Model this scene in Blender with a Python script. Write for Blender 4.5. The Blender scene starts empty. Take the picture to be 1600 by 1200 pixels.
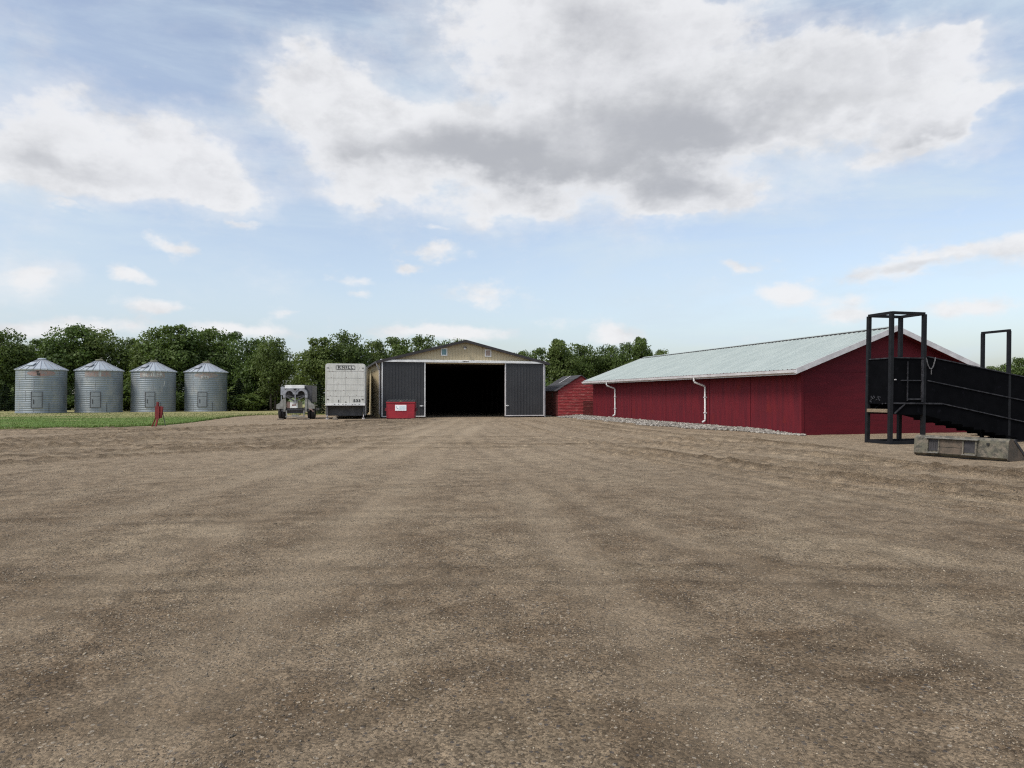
import bpy, math, random
import numpy as np
from mathutils import Vector, Matrix

# ------------------------------------------------------------------ camera
SC = bpy.context.scene
COL = SC.collection
cam_d = bpy.data.cameras.new("camera")
cam = bpy.data.objects.new("camera", cam_d)
COL.objects.link(cam)
cam_d.sensor_width = 36.0
cam_d.lens = 36.0 * 1110 / 1600
cam_d.clip_start = 0.05
cam_d.clip_end = 9000
cam.location = (0, 0, 1.6)
cam.rotation_euler = (math.radians(90 + 0.98), 0, 0)
SC.camera = cam

SC.view_settings.view_transform = 'Standard'
SC.view_settings.look = 'None'
SC.view_settings.exposure = 0.35
SC.view_settings.gamma = 1.0
SC.cycles.use_denoising = False
SC.cycles.pixel_filter_type = 'BLACKMAN_HARRIS'
SC.cycles.filter_width = 1.2
SC.cycles.max_bounces = 6
SC.cycles.diffuse_bounces = 3
SC.cycles.glossy_bounces = 3
SC.cycles.transparent_max_bounces = 4

# ------------------------------------------------------------------ sun and sky
SUN_EL = math.radians(52)
SUN_AZ = math.radians(-130)      # measured from +Y towards +X: behind and left of the camera
sd = Vector((math.cos(SUN_EL) * math.sin(SUN_AZ), math.cos(SUN_EL) * math.cos(SUN_AZ), math.sin(SUN_EL)))
sun_d = bpy.data.lights.new("sun", 'SUN')
sun_d.energy = 2.0
sun_d.angle = math.radians(16)
sun_d.color = (1.0, 0.95, 0.88)
sun = bpy.data.objects.new("sun", sun_d)
COL.objects.link(sun)
sun.rotation_euler = sd.to_track_quat('Z', 'Y').to_euler()
sun.location = (-20, -20, 40)

W = bpy.data.worlds.new("World")
SC.world = W
W.use_nodes = True
WT = W.node_tree
WT.nodes.clear()


class NT:
    """small node-tree helper"""
    def __init__(s, t):
        s.t = t

    def node(s, typ, ins=None, **kw):
        n = s.t.nodes.new(typ)
        for k, v in kw.items():
            setattr(n, k, v)
        for k, v in (ins or {}).items():
            sock = n.inputs[k]
            if isinstance(v, bpy.types.NodeSocket):
                s.t.links.new(v, sock)
            else:
                if hasattr(sock, 'default_value'):
                    try:
                        sock.default_value = v
                    except Exception:
                        sock.default_value = (*v, 1.0)
        return n

    def m(s, op, a, b=None, c=None, clamp=False):
        ins = {0: a}
        if b is not None:
            ins[1] = b
        if c is not None:
            ins[2] = c
        n = s.node('ShaderNodeMath', ins, operation=op)
        n.use_clamp = clamp
        return n.outputs[0]

    def mix(s, f, a, b, mode='MIX'):
        n = s.t.nodes.new('ShaderNodeMix')
        n.data_type = 'RGBA'
        n.blend_type = mode
        for sock, v in ((n.inputs[0], f), (n.inputs[6], a), (n.inputs[7], b)):
            if isinstance(v, bpy.types.NodeSocket):
                s.t.links.new(v, sock)
            elif isinstance(v, (tuple, list)):
                sock.default_value = (*v[:3], 1.0)
            else:
                sock.default_value = v
        return n.outputs[2]

    def ramp(s, f, lo, hi):
        n = s.node('ShaderNodeMapRange', {0: f, 1: lo, 2: hi, 3: 0.0, 4: 1.0})
        n.interpolation_type = 'SMOOTHSTEP'
        return n.outputs[0]

    def noise(s, vec, scale, detail=4, rough=0.55, dist=0.0, dim='3D'):
        n = s.node('ShaderNodeTexNoise', {'Scale': scale, 'Detail': detail, 'Roughness': rough, 'Distortion': dist})
        n.noise_dimensions = dim
        if vec is not None:
            s.t.links.new(vec, n.inputs['Vector'])
        return n


w = NT(WT)
sky = w.node('ShaderNodeTexSky', sky_type='NISHITA')
sky.sun_disc = False
sky.sun_elevation = SUN_EL
sky.sun_rotation = SUN_AZ
sky.air_density = 1.0
sky.dust_density = 2.2
sky.ozone_density = 1.5
tc = w.node('ShaderNodeTexCoord')
D = tc.outputs['Generated']
sep = w.node('ShaderNodeSeparateXYZ', {0: D})
dx, dy, dz = sep.outputs
az = w.m('ARCTAN2', dx, dy)
el = w.m('ARCSINE', dz)
# plane mapping so that far clouds flatten towards the horizon
den = w.m('ADD', w.m('MAXIMUM', dz, 0.0), 0.16)
pl = w.node('ShaderNodeCombineXYZ', {0: w.m('DIVIDE', dx, den), 1: w.m('DIVIDE', dy, den), 2: 0.0}).outputs[0]
ae = w.node('ShaderNodeCombineXYZ', {0: az, 1: w.m('MULTIPLY', el, 1.6), 2: 0.0}).outputs[0]
wob = w.noise(ae, 4.5, 5, 0.62)
wobv = w.node('ShaderNodeVectorMath', {0: wob.outputs['Color'], 1: (0.5, 0.5, 0.5)}, operation='SUBTRACT').outputs[0]
wobs = w.node('ShaderNodeVectorMath', {0: wobv, 'Scale': 0.20}, operation='SCALE').outputs[0]
base = w.node('ShaderNodeCombineXYZ', {0: az, 1: el, 2: 0.0}).outputs[0]
wsel = w.m('MULTIPLY', w.ramp(el, 0.02, 0.35), 1.0)
wobs2 = w.node('ShaderNodeVectorMath', {0: wobs, 'Scale': w.m('ADD', w.m('MULTIPLY', wsel, 0.85), 0.15)}, operation='SCALE').outputs[0]
cxy = w.node('ShaderNodeVectorMath', {0: base, 1: wobs2}, operation='ADD').outputs[0]
flat = w.node('ShaderNodeVectorMath', {0: cxy, 1: (1, 1, 0)}, operation='MULTIPLY').outputs[0]


def ellipse(px, py, rx, ry, k=1.0, rot=0.0):
    a = math.atan((px - 800) / 1110)
    e = math.atan((619 - py) / 1110 * math.cos(a))
    sx = rx / 1110 * math.cos(a) ** 2
    sy = ry / 1110 * math.cos(a)
    mp = w.node('ShaderNodeMapping', {0: flat, 1: (a, e, 0), 2: (0, 0, math.radians(rot)), 3: (sx, sy, 1)}, vector_type='TEXTURE')
    l2 = w.node('ShaderNodeVectorMath', {0: mp.outputs[0], 1: mp.outputs[0]}, operation='DOT_PRODUCT').outputs['Value']
    g = w.m('EXPONENT', w.m('MULTIPLY', l2, -1.0))
    return w.m('MULTIPLY', g, k)


def esum(lst):
    acc = None
    for q in lst:
        g = ellipse(*q)
        acc = g if acc is None else w.m('ADD', acc, g)
    return acc


big = esum([
    (980, 185, 290, 115, 1.1), (1270, 135, 210, 58, 0.95), (1420, 110, 110, 42, 0.6), (760, 235, 190, 75, 0.8), (600, 190, 140, 78, 0.75, -20),
    (480, 120, 95, 65, 0.75), (850, 15, 200, 58, 0.95), (1060, 20, 150, 60, 0.7), (1480, 190, 140, 34, 1.1, 8),
    (1110, 290, 110, 32, 0.75), (1030, 318, 50, 18, 0.6), (560, 298, 80, 26, 0.6), (240, 225, 160, 72, 0.85), (330, 300, 110, 42, 0.9), (40, 240, 120, 60, 0.6),
    (110, 290, 150, 52, 0.6), (90, 120, 110, 70, 0.5), (1500, 60, 50, 30, 0.5), (1540, 240, 80, 20, 0.4),
    (40, 435, 75, 32, 0.95), (810, 325, 80, 22, 0.5)])
small = esum([
    (200, 438, 40, 10, 0.9), (275, 395, 42, 12, 0.75), (380, 352, 34, 13, 0.6), (120, 335, 60, 16, 0.6), (235, 475, 58, 11, 0.85),
    (390, 515, 80, 12, 0.85), (150, 505, 120, 14, 0.6), (40, 510, 80, 14, 0.7), (680, 394, 42, 13, 0.8), (636, 421, 19, 8, 1.1),
    (755, 468, 58, 14, 0.65), (690, 520, 110, 11, 0.95), (545, 447, 34, 7, 0.45), (560, 468, 24, 6, 0.4), (1228, 460, 50, 17, 0.95),
    (1320, 492, 70, 14, 0.7), (1510, 477, 76, 13, 0.85), (1330, 465, 60, 14, 0.5), (1390, 425, 80, 13, 0.6), (1480, 402, 110, 16, 0.75),
    (1152, 425, 38, 8, 0.8), (962, 521, 46, 13, 0.9), (1585, 400, 50, 22, 0.6), (455, 485, 24, 7, 0.5), (670, 352, 42, 9, 0.45), (880, 505, 50, 8, 0.3)])
n1 = w.noise(ae, 7.0, 9, 0.62).outputs[0]
n2 = w.noise(ae, 26.0, 6, 0.6).outputs[0]
nn = w.m('ADD', w.m('MULTIPLY', w.m('SUBTRACT', n1, 0.5), 2.3), w.m('MULTIPLY', w.m('SUBTRACT', n2, 0.5), 0.55))
cov_b = w.m('ADD', big, w.m('MULTIPLY', nn, 0.62))
mask_b = w.m('MAXIMUM', w.ramp(cov_b, 0.28, 0.82), w.m('MULTIPLY', w.ramp(cov_b, 0.02, 0.7), 0.55))
cov_s = w.m('ADD', small, w.m('MULTIPLY', w.m('SUBTRACT', n2, 0.5), 1.3))
mask_s = w.m('MULTIPLY', w.ramp(cov_s, 0.10, 0.80), 1.0)
mask = w.m('MAXIMUM', mask_b, mask_s)
# thin veil, stronger on the right and low down
vn = w.noise(w.node('ShaderNodeMapping', {0: ae, 2: (0, 0, 0.35), 3: (1.0, 2.4, 1)}).outputs[0], 2.6, 8, 0.62, 0.4).outputs[0]
veil = w.m('MULTIPLY', w.ramp(vn, 0.36, 0.72), w.m('ADD', 0.66, w.m('MULTIPLY', w.ramp(az, -0.2, 0.6), 0.28)))
# grey undersides of the thick cloud
grey = esum([(1000, 200, 270, 110, 1.15), (880, 270, 220, 45, 0.6), (1120, 250, 150, 60, 0.4), (1250, 40, 120, 30, 0.3), (720, 275, 130, 36, 0.5), (560, 225, 120, 40, 0.22), (1200, 170, 170, 30, 0.35), (880, 60, 230, 40, 0.32),
             (220, 275, 160, 34, 0.45), (100, 250, 100, 30, 0.4), (1480, 210, 110, 18, 0.6), (640, 230, 130, 40, 0.5), (20, 445, 60, 18, 0.45), (1250, 475, 50, 6, 0.4), (1440, 417, 130, 9, 0.7), (1520, 488, 70, 5, 0.4)])
gn = w.m('ADD', grey, w.m('MULTIPLY', w.m('SUBTRACT', n1, 0.5), 1.5))
n0 = w.noise(ae, 3.6, 8, 0.6).outputs[0]
gn = w.m('ADD', gn, w.m('MULTIPLY', w.m('SUBTRACT', n0, 0.5), 1.6))
gr = w.m('MULTIPLY', w.ramp(gn, -0.1, 1.5), w.ramp(cov_b, 0.5, 1.3))
gr2 = w.m('MULTIPLY', w.ramp(w.m('ADD', grey, w.m('MULTIPLY', w.m('SUBTRACT', n2, 0.5), 0.4)), 0.1, 0.9), 0.5)
gr = w.m('MAXIMUM', gr, w.m('MULTIPLY', gr2, mask_s))
n3 = w.noise(ae, 11.0, 7, 0.6).outputs[0]
gr = w.m('MAXIMUM', gr, w.m('MULTIPLY', w.ramp(n3, 0.42, 0.72), 0.42))
K = 7.0       # cloud radiance is written in display units, the background strength is 1/K
skyc = w.node('ShaderNodeHueSaturation', {'Saturation': 0.74, 'Value': 1.06, 'Color': sky.outputs[0]}).outputs[0]
skyv = w.mix(veil, skyc, (0.51 * K, 0.60 * K, 0.675 * K))
cloud = w.mix(gr, (0.70 * K, 0.70 * K, 0.71 * K), (0.365 * K, 0.37 * K, 0.39 * K))
final = w.mix(w.m('MULTIPLY', mask, 0.90), skyv, cloud)
bg = w.node('ShaderNodeBackground', {'Color': final, 'Strength': 1.0 / K})
out = w.node('ShaderNodeOutputWorld', {0: bg.outputs[0]})

# ------------------------------------------------------------------ helpers
random.seed(5)
RNG = np.random.default_rng(11)


def P(px, py):
    """ground point (z = 0) seen at a pixel of the photograph"""
    y = 1776.0 / (py - 619.0)
    return ((px - 800) / 1110 * y, y)


def tag(o, label=None, cat=None, group=None, kind=None):
    if label: o['label'] = label
    if cat: o['category'] = cat
    if group: o['group'] = group
    if kind: o['kind'] = kind
    return o


def thing(name, label, cat, loc=(0, 0, 0), rz=0.0, group=None):
    o = bpy.data.objects.new(name, None)
    COL.objects.link(o)
    o.empty_display_size = 0.3
    o.location = loc
    o.rotation_euler = (0, 0, rz)
    return tag(o, label, cat, group)


class MB:
    def __init__(s):
        s.v = []
        s.f = []

    def add(s, vs, fs):
        b = len(s.v)
        s.v += [tuple(p) for p in vs]
        s.f += [tuple(b + i for i in f) for f in fs]
        return s

    def box(s, x0, x1, y0, y1, z0, z1):
        vs = [(x, y, z) for z in (z0, z1) for y in (y0, y1) for x in (x0, x1)]
        return s.add(vs, [(0, 2, 3, 1), (4, 5, 7, 6), (0, 1, 5, 4), (2, 6, 7, 3), (0, 4, 6, 2), (1, 3, 7, 5)])

    def beam(s, p0, p1, wd, ht, up=(0, 0, 1)):
        p0, p1 = Vector(p0), Vector(p1)
        d = (p1 - p0).normalized()
        u = Vector(up)
        if abs(d.dot(u)) > 0.97:
            u = Vector((0, 1, 0))
        r = d.cross(u).normalized() * wd / 2
        t = r.cross(d).normalized() * ht / 2
        vs = [p + a * r + b * t for p in (p0, p1) for a, b in ((-1, -1), (1, -1), (1, 1), (-1, 1))]
        return s.add(vs, [(0, 1, 2, 3), (7, 6, 5, 4), (0, 4, 5, 1), (1, 5, 6, 2), (2, 6, 7, 3), (3, 7, 4, 0)])

    def tube(s, pts, r, n=8, caps=True):
        pts = [Vector(p) for p in pts]
        rs = r if isinstance(r, (list, tuple)) else [r] * len(pts)
        vs, fs = [], []
        for i, p in enumerate(pts):
            d = (pts[min(i + 1, len(pts) - 1)] - pts[max(i - 1, 0)]).normalized()
            a = Vector((0, 0, 1)) if abs(d.z) < 0.95 else Vector((0, 1, 0))
            e1 = d.cross(a).normalized()
            e2 = d.cross(e1)
            for k in range(n):
                t = 2 * math.pi * k / n
                vs.append(p + rs[i] * (math.cos(t) * e1 + math.sin(t) * e2))
        for i in range(len(pts) - 1):
            for k in range(n):
                a, b = i * n + k, i * n + (k + 1) % n
                fs.append((a, b, b + n, a + n))
        if caps:
            fs.append(tuple(range(n - 1, -1, -1)))
            fs.append(tuple((len(pts) - 1) * n + k for k in range(n)))
        return s.add(vs, fs)

    def prism(s, poly, axis, a, b):
        """polygon in the plane across axis ('x','y','z'), extruded from a to b"""
        def mk(p, t):
            if axis == 'y': return (p[0], t, p[1])
            if axis == 'x': return (t, p[0], p[1])
            return (p[0], p[1], t)
        n = len(poly)
        vs = [mk(p, a) for p in poly] + [mk(p, b) for p in poly]
        fs = [tuple(range(n)), tuple(range(2 * n - 1, n - 1, -1))]
        fs += [(i, n + i, n + (i + 1) % n, (i + 1) % n) for i in range(n)]
        return s.add(vs, fs)

    def lathe(s, prof, n=48, a0=0.0, a1=2 * math.pi, c=(0, 0)):
        full = abs(a1 - a0 - 2 * math.pi) < 1e-6
        m = n if full else n + 1
        vs, fs = [], []
        for r, z in prof:
            for k in range(m):
                t = a0 + (a1 - a0) * k / n
                vs.append((c[0] + r * math.cos(t), c[1] + r * math.sin(t), z))
        for i in range(len(prof) - 1):
            for k in range(n):
                a, b = i * m + k, i * m + (k + 1) % m
                fs.append((a, b, b + m, a + m))
        return s.add(vs, fs)

    def ribbed(s, w0, w1, fn, pitch=0.3, h=0.02, rib=0.06):
        """sheet with ribs; fn(w, e, t) -> point; w across, e = 0/1 the two ends of the rib, t = height out of the sheet"""
        prof = []
        x = w0
        while x < w1 - 1e-4:
            e = min(x + pitch, w1)
            if e - x > rib * 1.6:
                prof += [(x, 0.0), (e - rib, 0.0), (e - rib * 0.72, h), (e - rib * 0.28, h)]
            else:
                prof += [(x, 0.0)]
            x = e
        prof.append((w1, 0.0))
        vs = []
        for q, t in prof:
            vs.append(fn(q, 0, t))
            vs.append(fn(q, 1, t))
        fs = [(2 * i, 2 * i + 2, 2 * i + 3, 2 * i + 1) for i in range(len(prof) - 1)]
        return s.add(vs, fs)

    def build(s, name, mat, parent=None, smooth=False, bevel=0.0, label=None):
        me = bpy.data.meshes.new(name)
        me.from_pydata(s.v, [], s.f)
        me.validate()
        import bmesh
        bm = bmesh.new()
        bm.from_mesh(me)
        bmesh.ops.recalc_face_normals(bm, faces=bm.faces)
        if bevel > 0:
            bmesh.ops.bevel(bm, geom=list(bm.edges), offset=bevel, segments=2, affect='EDGES', clamp_overlap=True)
        bm.to_mesh(me)
        bm.free()
        me.materials.append(mat)
        if smooth:
            me.polygons.foreach_set('use_smooth', [True] * len(me.polygons))
        o = bpy.data.objects.new(name, me)
        COL.objects.link(o)
        if parent is not None:
            o.parent = parent
        if label: o['label'] = label
        return o


def np_mesh(name, verts, faces, mat, parent=None, smooth=False, attrs=None):
    """verts (N,3), faces (M,k) arrays"""
    me = bpy.data.meshes.new(name)
    verts = np.ascontiguousarray(verts, dtype=np.float32)
    faces = np.ascontiguousarray(faces, dtype=np.int32)
    M, k = faces.shape
    me.vertices.add(len(verts))
    me.vertices.foreach_set('co', verts.ravel())
    me.loops.add(M * k)
    me.loops.foreach_set('vertex_index', faces.ravel())
    me.polygons.add(M)
    me.polygons.foreach_set('loop_start', np.arange(0, M * k, k, dtype=np.int32))
    me.polygons.foreach_set('loop_total', np.full(M, k, dtype=np.int32))
    if smooth:
        me.polygons.foreach_set('use_smooth', np.ones(M, dtype=bool))
    for an, (dom, arr) in (attrs or {}).items():
        at = me.attributes.new(an, 'FLOAT', dom)
        at.data.foreach_set('value', np.ascontiguousarray(arr, dtype=np.float32))
    me.update(calc_edges=True)
    me.materials.append(mat)
    o = bpy.data.objects.new(name, me)
    COL.objects.link(o)
    if parent is not None:
        o.parent = parent
    return o


def text_mesh(body, size, name, mat, parent, M, bold=0.0, xs=1.0, depth=0.004, bend=None, sp=1.0):
    cu = bpy.data.curves.new(name, 'FONT')
    cu.body = body
    cu.size = size
    cu.align_x = 'CENTER'
    cu.align_y = 'CENTER'
    cu.extrude = depth
    cu.offset = bold
    cu.space_character = sp
    ob = bpy.data.objects.new(name, cu)
    COL.objects.link(ob)
    dg = bpy.context.evaluated_depsgraph_get()
    dg.update()
    me = bpy.data.meshes.new_from_object(ob.evaluated_get(dg))
    bpy.data.objects.remove(ob)
    me.name = name
    for v in me.vertices:
        p = Vector((v.co.x * xs, v.co.y, v.co.z))
        v.co = bend(p) if bend else M @ p
    me.materials.clear()
    me.materials.append(mat)
    o = bpy.data.objects.new(name, me)
    COL.objects.link(o)
    o.parent = parent
    return o


# ------------------------------------------------------------------ materials
def new_mat(name):
    m = bpy.data.materials.new(name)
    m.use_nodes = True
    t = NT(m.node_tree)
    b = m.node_tree.nodes['Principled BSDF']
    return m, t, b


def pmat(name, c1, c2=None, scale=3.0, rough=0.7, metal=0.0, bump=0.0, bscale=40.0, stretch=(1, 1, 1), spec=0.35, c3=None, s3=1.0, lo=0.35, hi=0.65, f3=(0.6, 0.72)):
    m, t, b = new_mat(name)
    co = t.node('ShaderNodeTexCoord').outputs['Object']
    mp = t.node('ShaderNodeMapping', {0: co, 3: stretch}).outputs[0]
    c2 = c2 or tuple(x * 0.8 for x in c1)
    n = t.noise(mp, scale, 6, 0.6).outputs[0]
    col = t.mix(t.ramp(n, lo, hi), c1, c2)
    if c3:
        n3 = t.noise(co, s3, 6, 0.65).outputs[0]
        col = t.mix(t.ramp(n3, *f3), col, c3)
    t.t.links.new(col, b.inputs['Base Color'])
    b.inputs['Roughness'].default_value = rough
    b.inputs['Metallic'].default_value = metal
    b.inputs['Specular IOR Level'].default_value = spec
    if bump > 0:
        nb = t.noise(mp, bscale, 5, 0.6).outputs[0]
        bn = t.node('ShaderNodeBump', {'Strength': bump, 'Distance': 0.02, 'Height': nb})
        t.t.links.new(bn.outputs[0], b.inputs['Normal'])
    return m


MT = {}
MT['barn_red'] = pmat('barn_red', (0.136, 0.0115, 0.0175), (0.096, 0.010, 0.0165), 1.3, 0.75, stretch=(3, 3, 0.35), c3=(0.135, 0.0125, 0.013), s3=0.7, spec=0.2)
MT['barn_gable'] = pmat('barn_gable', (0.120, 0.0110, 0.018), (0.096, 0.010, 0.0165), 1.6, 0.75, stretch=(0.5, 3, 3), spec=0.2)  # darker copy of the barn red, the gable's shade mixed into the paint
MT['roof_green'] = pmat('roof_green', (0.375, 0.42, 0.395), (0.325, 0.37, 0.35), 0.6, 0.42, 0.0, stretch=(1, 3, 1), spec=0.5)
MT['white_trim'] = pmat('white_trim', (0.78, 0.78, 0.76), (0.62, 0.62, 0.61), 2.5, 0.5)
MT['gutter'] = pmat('gutter', (0.62, 0.60, 0.60), (0.48, 0.46, 0.46), 2.0, 0.5)
MT['tan'] = pmat('tan_steel', (0.46, 0.385, 0.25), (0.42, 0.35, 0.225), 1.0, 0.5)
MT['charcoal'] = pmat('charcoal_steel', (0.043, 0.044, 0.047), (0.036, 0.037, 0.040), 0.8, 0.5, c3=(0.050, 0.049, 0.052), s3=0.6)
MT['dark_trim'] = pmat('dark_trim', (0.045, 0.040, 0.040), (0.03, 0.027, 0.027), 2.0, 0.5)
MT['interior'] = pmat('interior_dark', (0.040, 0.030, 0.030), (0.022, 0.019, 0.020), 2.0, 0.95, spec=0.05)  # near-black base colour carries the shade inside the shed
MT['black'] = pmat('black_paint', (0.0045, 0.0047, 0.0058), (0.003, 0.0032, 0.004), 2.0, 0.9, c3=(0.008, 0.008, 0.011), s3=5.0, spec=0.03)
MT['black_post'] = pmat('black_post', (0.012, 0.0125, 0.015), (0.007, 0.0075, 0.009), 4.0, 0.6, c3=(0.05, 0.04, 0.032), s3=9.0, f3=(0.66, 0.75), spec=0.2)
MT['edge_grey'] = pmat('worn_edge', (0.045, 0.045, 0.050), (0.014, 0.014, 0.017), 6.0, 0.6, spec=0.2)
MT['old_wood'] = pmat('old_wood', (0.27, 0.21, 0.14), (0.17, 0.13, 0.09), 5.0, 0.9, bump=0.4, stretch=(1, 6, 6))
MT['grey_wood'] = pmat('grey_wood', (0.30, 0.27, 0.22), (0.16, 0.13, 0.10), 3.0, 0.9, bump=0.4)
MT['rubber'] = pmat('rubber', (0.016, 0.016, 0.018), (0.03, 0.028, 0.026), 6.0, 0.85)
MT['trailer'] = pmat('trailer_white', (0.60, 0.60, 0.56), (0.50, 0.50, 0.46), 2.2, 0.55, c3=(0.36, 0.32, 0.25), s3=3.0, stretch=(3, 3, 0.6), f3=(0.66, 0.85))
MT['trailer_line'] = pmat('trailer_line', (0.34, 0.335, 0.315), (0.45, 0.44, 0.42), 6.0, 0.6)
MT['letter'] = pmat('black_letter', (0.012, 0.012, 0.012), (0.02, 0.02, 0.02), 9.0, 0.6)
MT['dumpster'] = pmat('dumpster_red', (0.33, 0.022, 0.034), (0.24, 0.018, 0.030), 1.6, 0.5, c3=(0.16, 0.03, 0.03), s3=5.0)
MT['dumpster_dark'] = pmat('dumpster_dark', (0.13, 0.012, 0.022), (0.09, 0.012, 0.02), 3.0, 0.6)
MT['lid'] = pmat('dark_lid', (0.05, 0.05, 0.05), (0.03, 0.035, 0.035), 5.0, 0.6)
MT['sign_white'] = pmat('sign_white', (0.88, 0.88, 0.90), (0.80, 0.80, 0.82), 3.0, 0.4)
MT['sign_blue'] = pmat('sign_blue', (0.42, 0.62, 0.68), (0.55, 0.68, 0.72), 20.0, 0.5)
MT['sign_teal'] = pmat('sign_teal', (0.10, 0.22, 0.26), (0.15, 0.27, 0.30), 10.0, 0.5)
MT['machine_grey'] = pmat('machine_grey', (0.25, 0.25, 0.23), (0.16, 0.16, 0.145), 4.0, 0.55, c3=(0.16, 0.12, 0.08), s3=4.0, f3=(0.62, 0.8))
MT['machine_chute'] = pmat('machine_chute', (0.34, 0.35, 0.38), (0.23, 0.235, 0.25), 3.0, 0.5, 0.2)
MT['machine_box'] = pmat('machine_box', (0.085, 0.085, 0.09), (0.05, 0.05, 0.055), 3.0, 0.6)
MT['machine_khaki'] = pmat('machine_khaki', (0.20, 0.19, 0.12), (0.15, 0.145, 0.10), 3.0, 0.7)
MT['machine_brown'] = pmat('machine_brown', (0.22, 0.15, 0.13), (0.16, 0.11, 0.09), 3.0, 0.7)
MT['old_red'] = pmat('old_red', (0.18, 0.020, 0.019), (0.12, 0.016, 0.016), 5.0, 0.7)
MT['shingle'] = pmat('shingle', (0.068, 0.066, 0.068), (0.045, 0.045, 0.049), 6.0, 0.9, c3=(0.10, 0.095, 0.08), s3=1.6, bump=0.5, f3=(0.6, 0.75))
MT['bucket'] = pmat('bucket_paint', (0.120, 0.112, 0.082), (0.065, 0.062, 0.050), 5.0, 0.8, c3=(0.175, 0.150, 0.115), s3=6.5, bump=0.7, bscale=30, f3=(0.45, 0.65), lo=0.45, hi=0.55)
MT['bucket_rust'] = pmat('bucket_rust', (0.125, 0.095, 0.070), (0.075, 0.062, 0.048), 5.0, 0.85, c3=(0.07, 0.065, 0.05), s3=6.0, bump=0.4)
MT['bucket_plate'] = pmat('bucket_plate', (0.045, 0.042, 0.044), (0.030, 0.029, 0.031), 5.0, 0.8, c3=(0.08, 0.072, 0.066), s3=8.0, f3=(0.62, 0.75))
MT['bucket_edge'] = pmat('bucket_edge', (0.26, 0.25, 0.22), (0.16, 0.15, 0.13), 8.0, 0.6, 0.3)
MT['chain'] = pmat('chain_steel', (0.25, 0.25, 0.26), (0.15, 0.15, 0.15), 20.0, 0.5, 0.4)
MT['glass'] = pmat('window_glass', (0.10, 0.20, 0.22), (0.14, 0.25, 0.27), 6.0, 0.12, spec=0.5)
MT['glass_warm'] = pmat('window_blind', (0.36, 0.27, 0.22), (0.28, 0.21, 0.18), 12.0, 0.4)
MT['bark'] = pmat('bark', (0.075, 0.062, 0.050), (0.045, 0.038, 0.032), 8.0, 0.95, bump=0.5, stretch=(1, 1, 0.3))
MT['stone'] = None
MT['joint_red'] = pmat('joint_red', (0.040, 0.006, 0.009), (0.03, 0.005, 0.008), 3.0, 0.9, spec=0.05)
MT['oval'] = pmat('faded_orange', (0.34, 0.245, 0.205), (0.25, 0.25, 0.25), 4.0, 0.6, stretch=(1, 1, 3), c3=(0.24, 0.25, 0.265), s3=2.5, f3=(0.5, 0.7))
MT['faded_red'] = pmat('faded_red', (0.36, 0.20, 0.17), (0.28, 0.25, 0.24), 5.0, 0.6, c3=(0.24, 0.25, 0.265), s3=4.5, f3=(0.55, 0.7))
MT['faded_white'] = pmat('faded_white', (0.50, 0.50, 0.48), (0.28, 0.29, 0.29), 3.0, 0.6, lo=0.42, hi=0.6)
MT['weathered'] = pmat('weathered_marks', (0.05, 0.045, 0.045), (0.08, 0.07, 0.065), 8.0, 0.7)


def clapboard_mat(name, c, c2, bare):
    m, t, b = new_mat(name)
    co = t.node('ShaderNodeTexCoord').outputs['Object']
    mp = t.node('ShaderNodeMapping', {0: co, 3: (0.5, 0.5, 7.0)}).outputs[0]
    n = t.noise(mp, 2.2, 6, 0.65).outputs[0]
    col = t.mix(t.ramp(n, 0.35, 0.65), c, c2)
    n2 = t.noise(t.node('ShaderNodeMapping', {0: co, 3: (1.0, 1.0, 9.0)}).outputs[0], 1.8, 8, 0.75).outputs[0]
    col = t.mix(t.ramp(n2, 0.52, 0.66), col, bare)
    t.t.links.new(col, b.inputs['Base Color'])
    b.inputs['Roughness'].default_value = 0.85
    return m


MT['clap'] = clapboard_mat('weathered_clapboard', (0.34, 0.036, 0.038), (0.22, 0.028, 0.030), (0.46, 0.24, 0.20))
MT['clap_dark'] = clapboard_mat('old_shaded_clapboard', (0.13, 0.016, 0.016), (0.08, 0.014, 0.013), (0.15, 0.08, 0.06))  # darker copy: side wall's shade put into the colour; also the loose boards


def bin_mat(seed):
    m, t, b = new_mat('galvanised_steel')
    co = t.node('ShaderNodeTexCoord').outputs['Object']
    s = t.node('ShaderNodeSeparateXYZ', {0: co}).outputs
    an = t.m('ARCTAN2', s[1], s[0])
    cell = t.node('ShaderNodeCombineXYZ', {0: t.m('FLOOR', t.m('MULTIPLY', an, 2.3)), 1: t.m('FLOOR', t.m('MULTIPLY', s[2], 1.21)), 2: float(seed)}).outputs[0]
    wn = t.node('ShaderNodeTexWhiteNoise', {'Vector': cell})
    n = t.noise(t.node('ShaderNodeMapping', {0: co, 1: (seed, 0, 0), 3: (1, 1, 0.5)}).outputs[0], 1.7, 6, 0.65).outputs[0]
    col = t.mix(wn.outputs[0], (0.205, 0.238, 0.268), (0.275, 0.305, 0.328))
    col = t.mix(t.ramp(n, 0.45, 0.75), col, (0.33, 0.34, 0.33))
    n2 = t.noise(t.node('ShaderNodeMapping', {0: co, 1: (0, seed, 0), 3: (3, 3, 0.25)}).outputs[0], 2.0, 5, 0.7).outputs[0]
    col = t.mix(t.m('MULTIPLY', t.ramp(n2, 0.62, 0.80), 0.5), col, (0.20, 0.18, 0.16))
    t.t.links.new(col, b.inputs['Base Color'])
    b.inputs['Metallic'].default_value = 0.45
    b.inputs['Roughness'].default_value = 0.48
    return m


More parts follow.
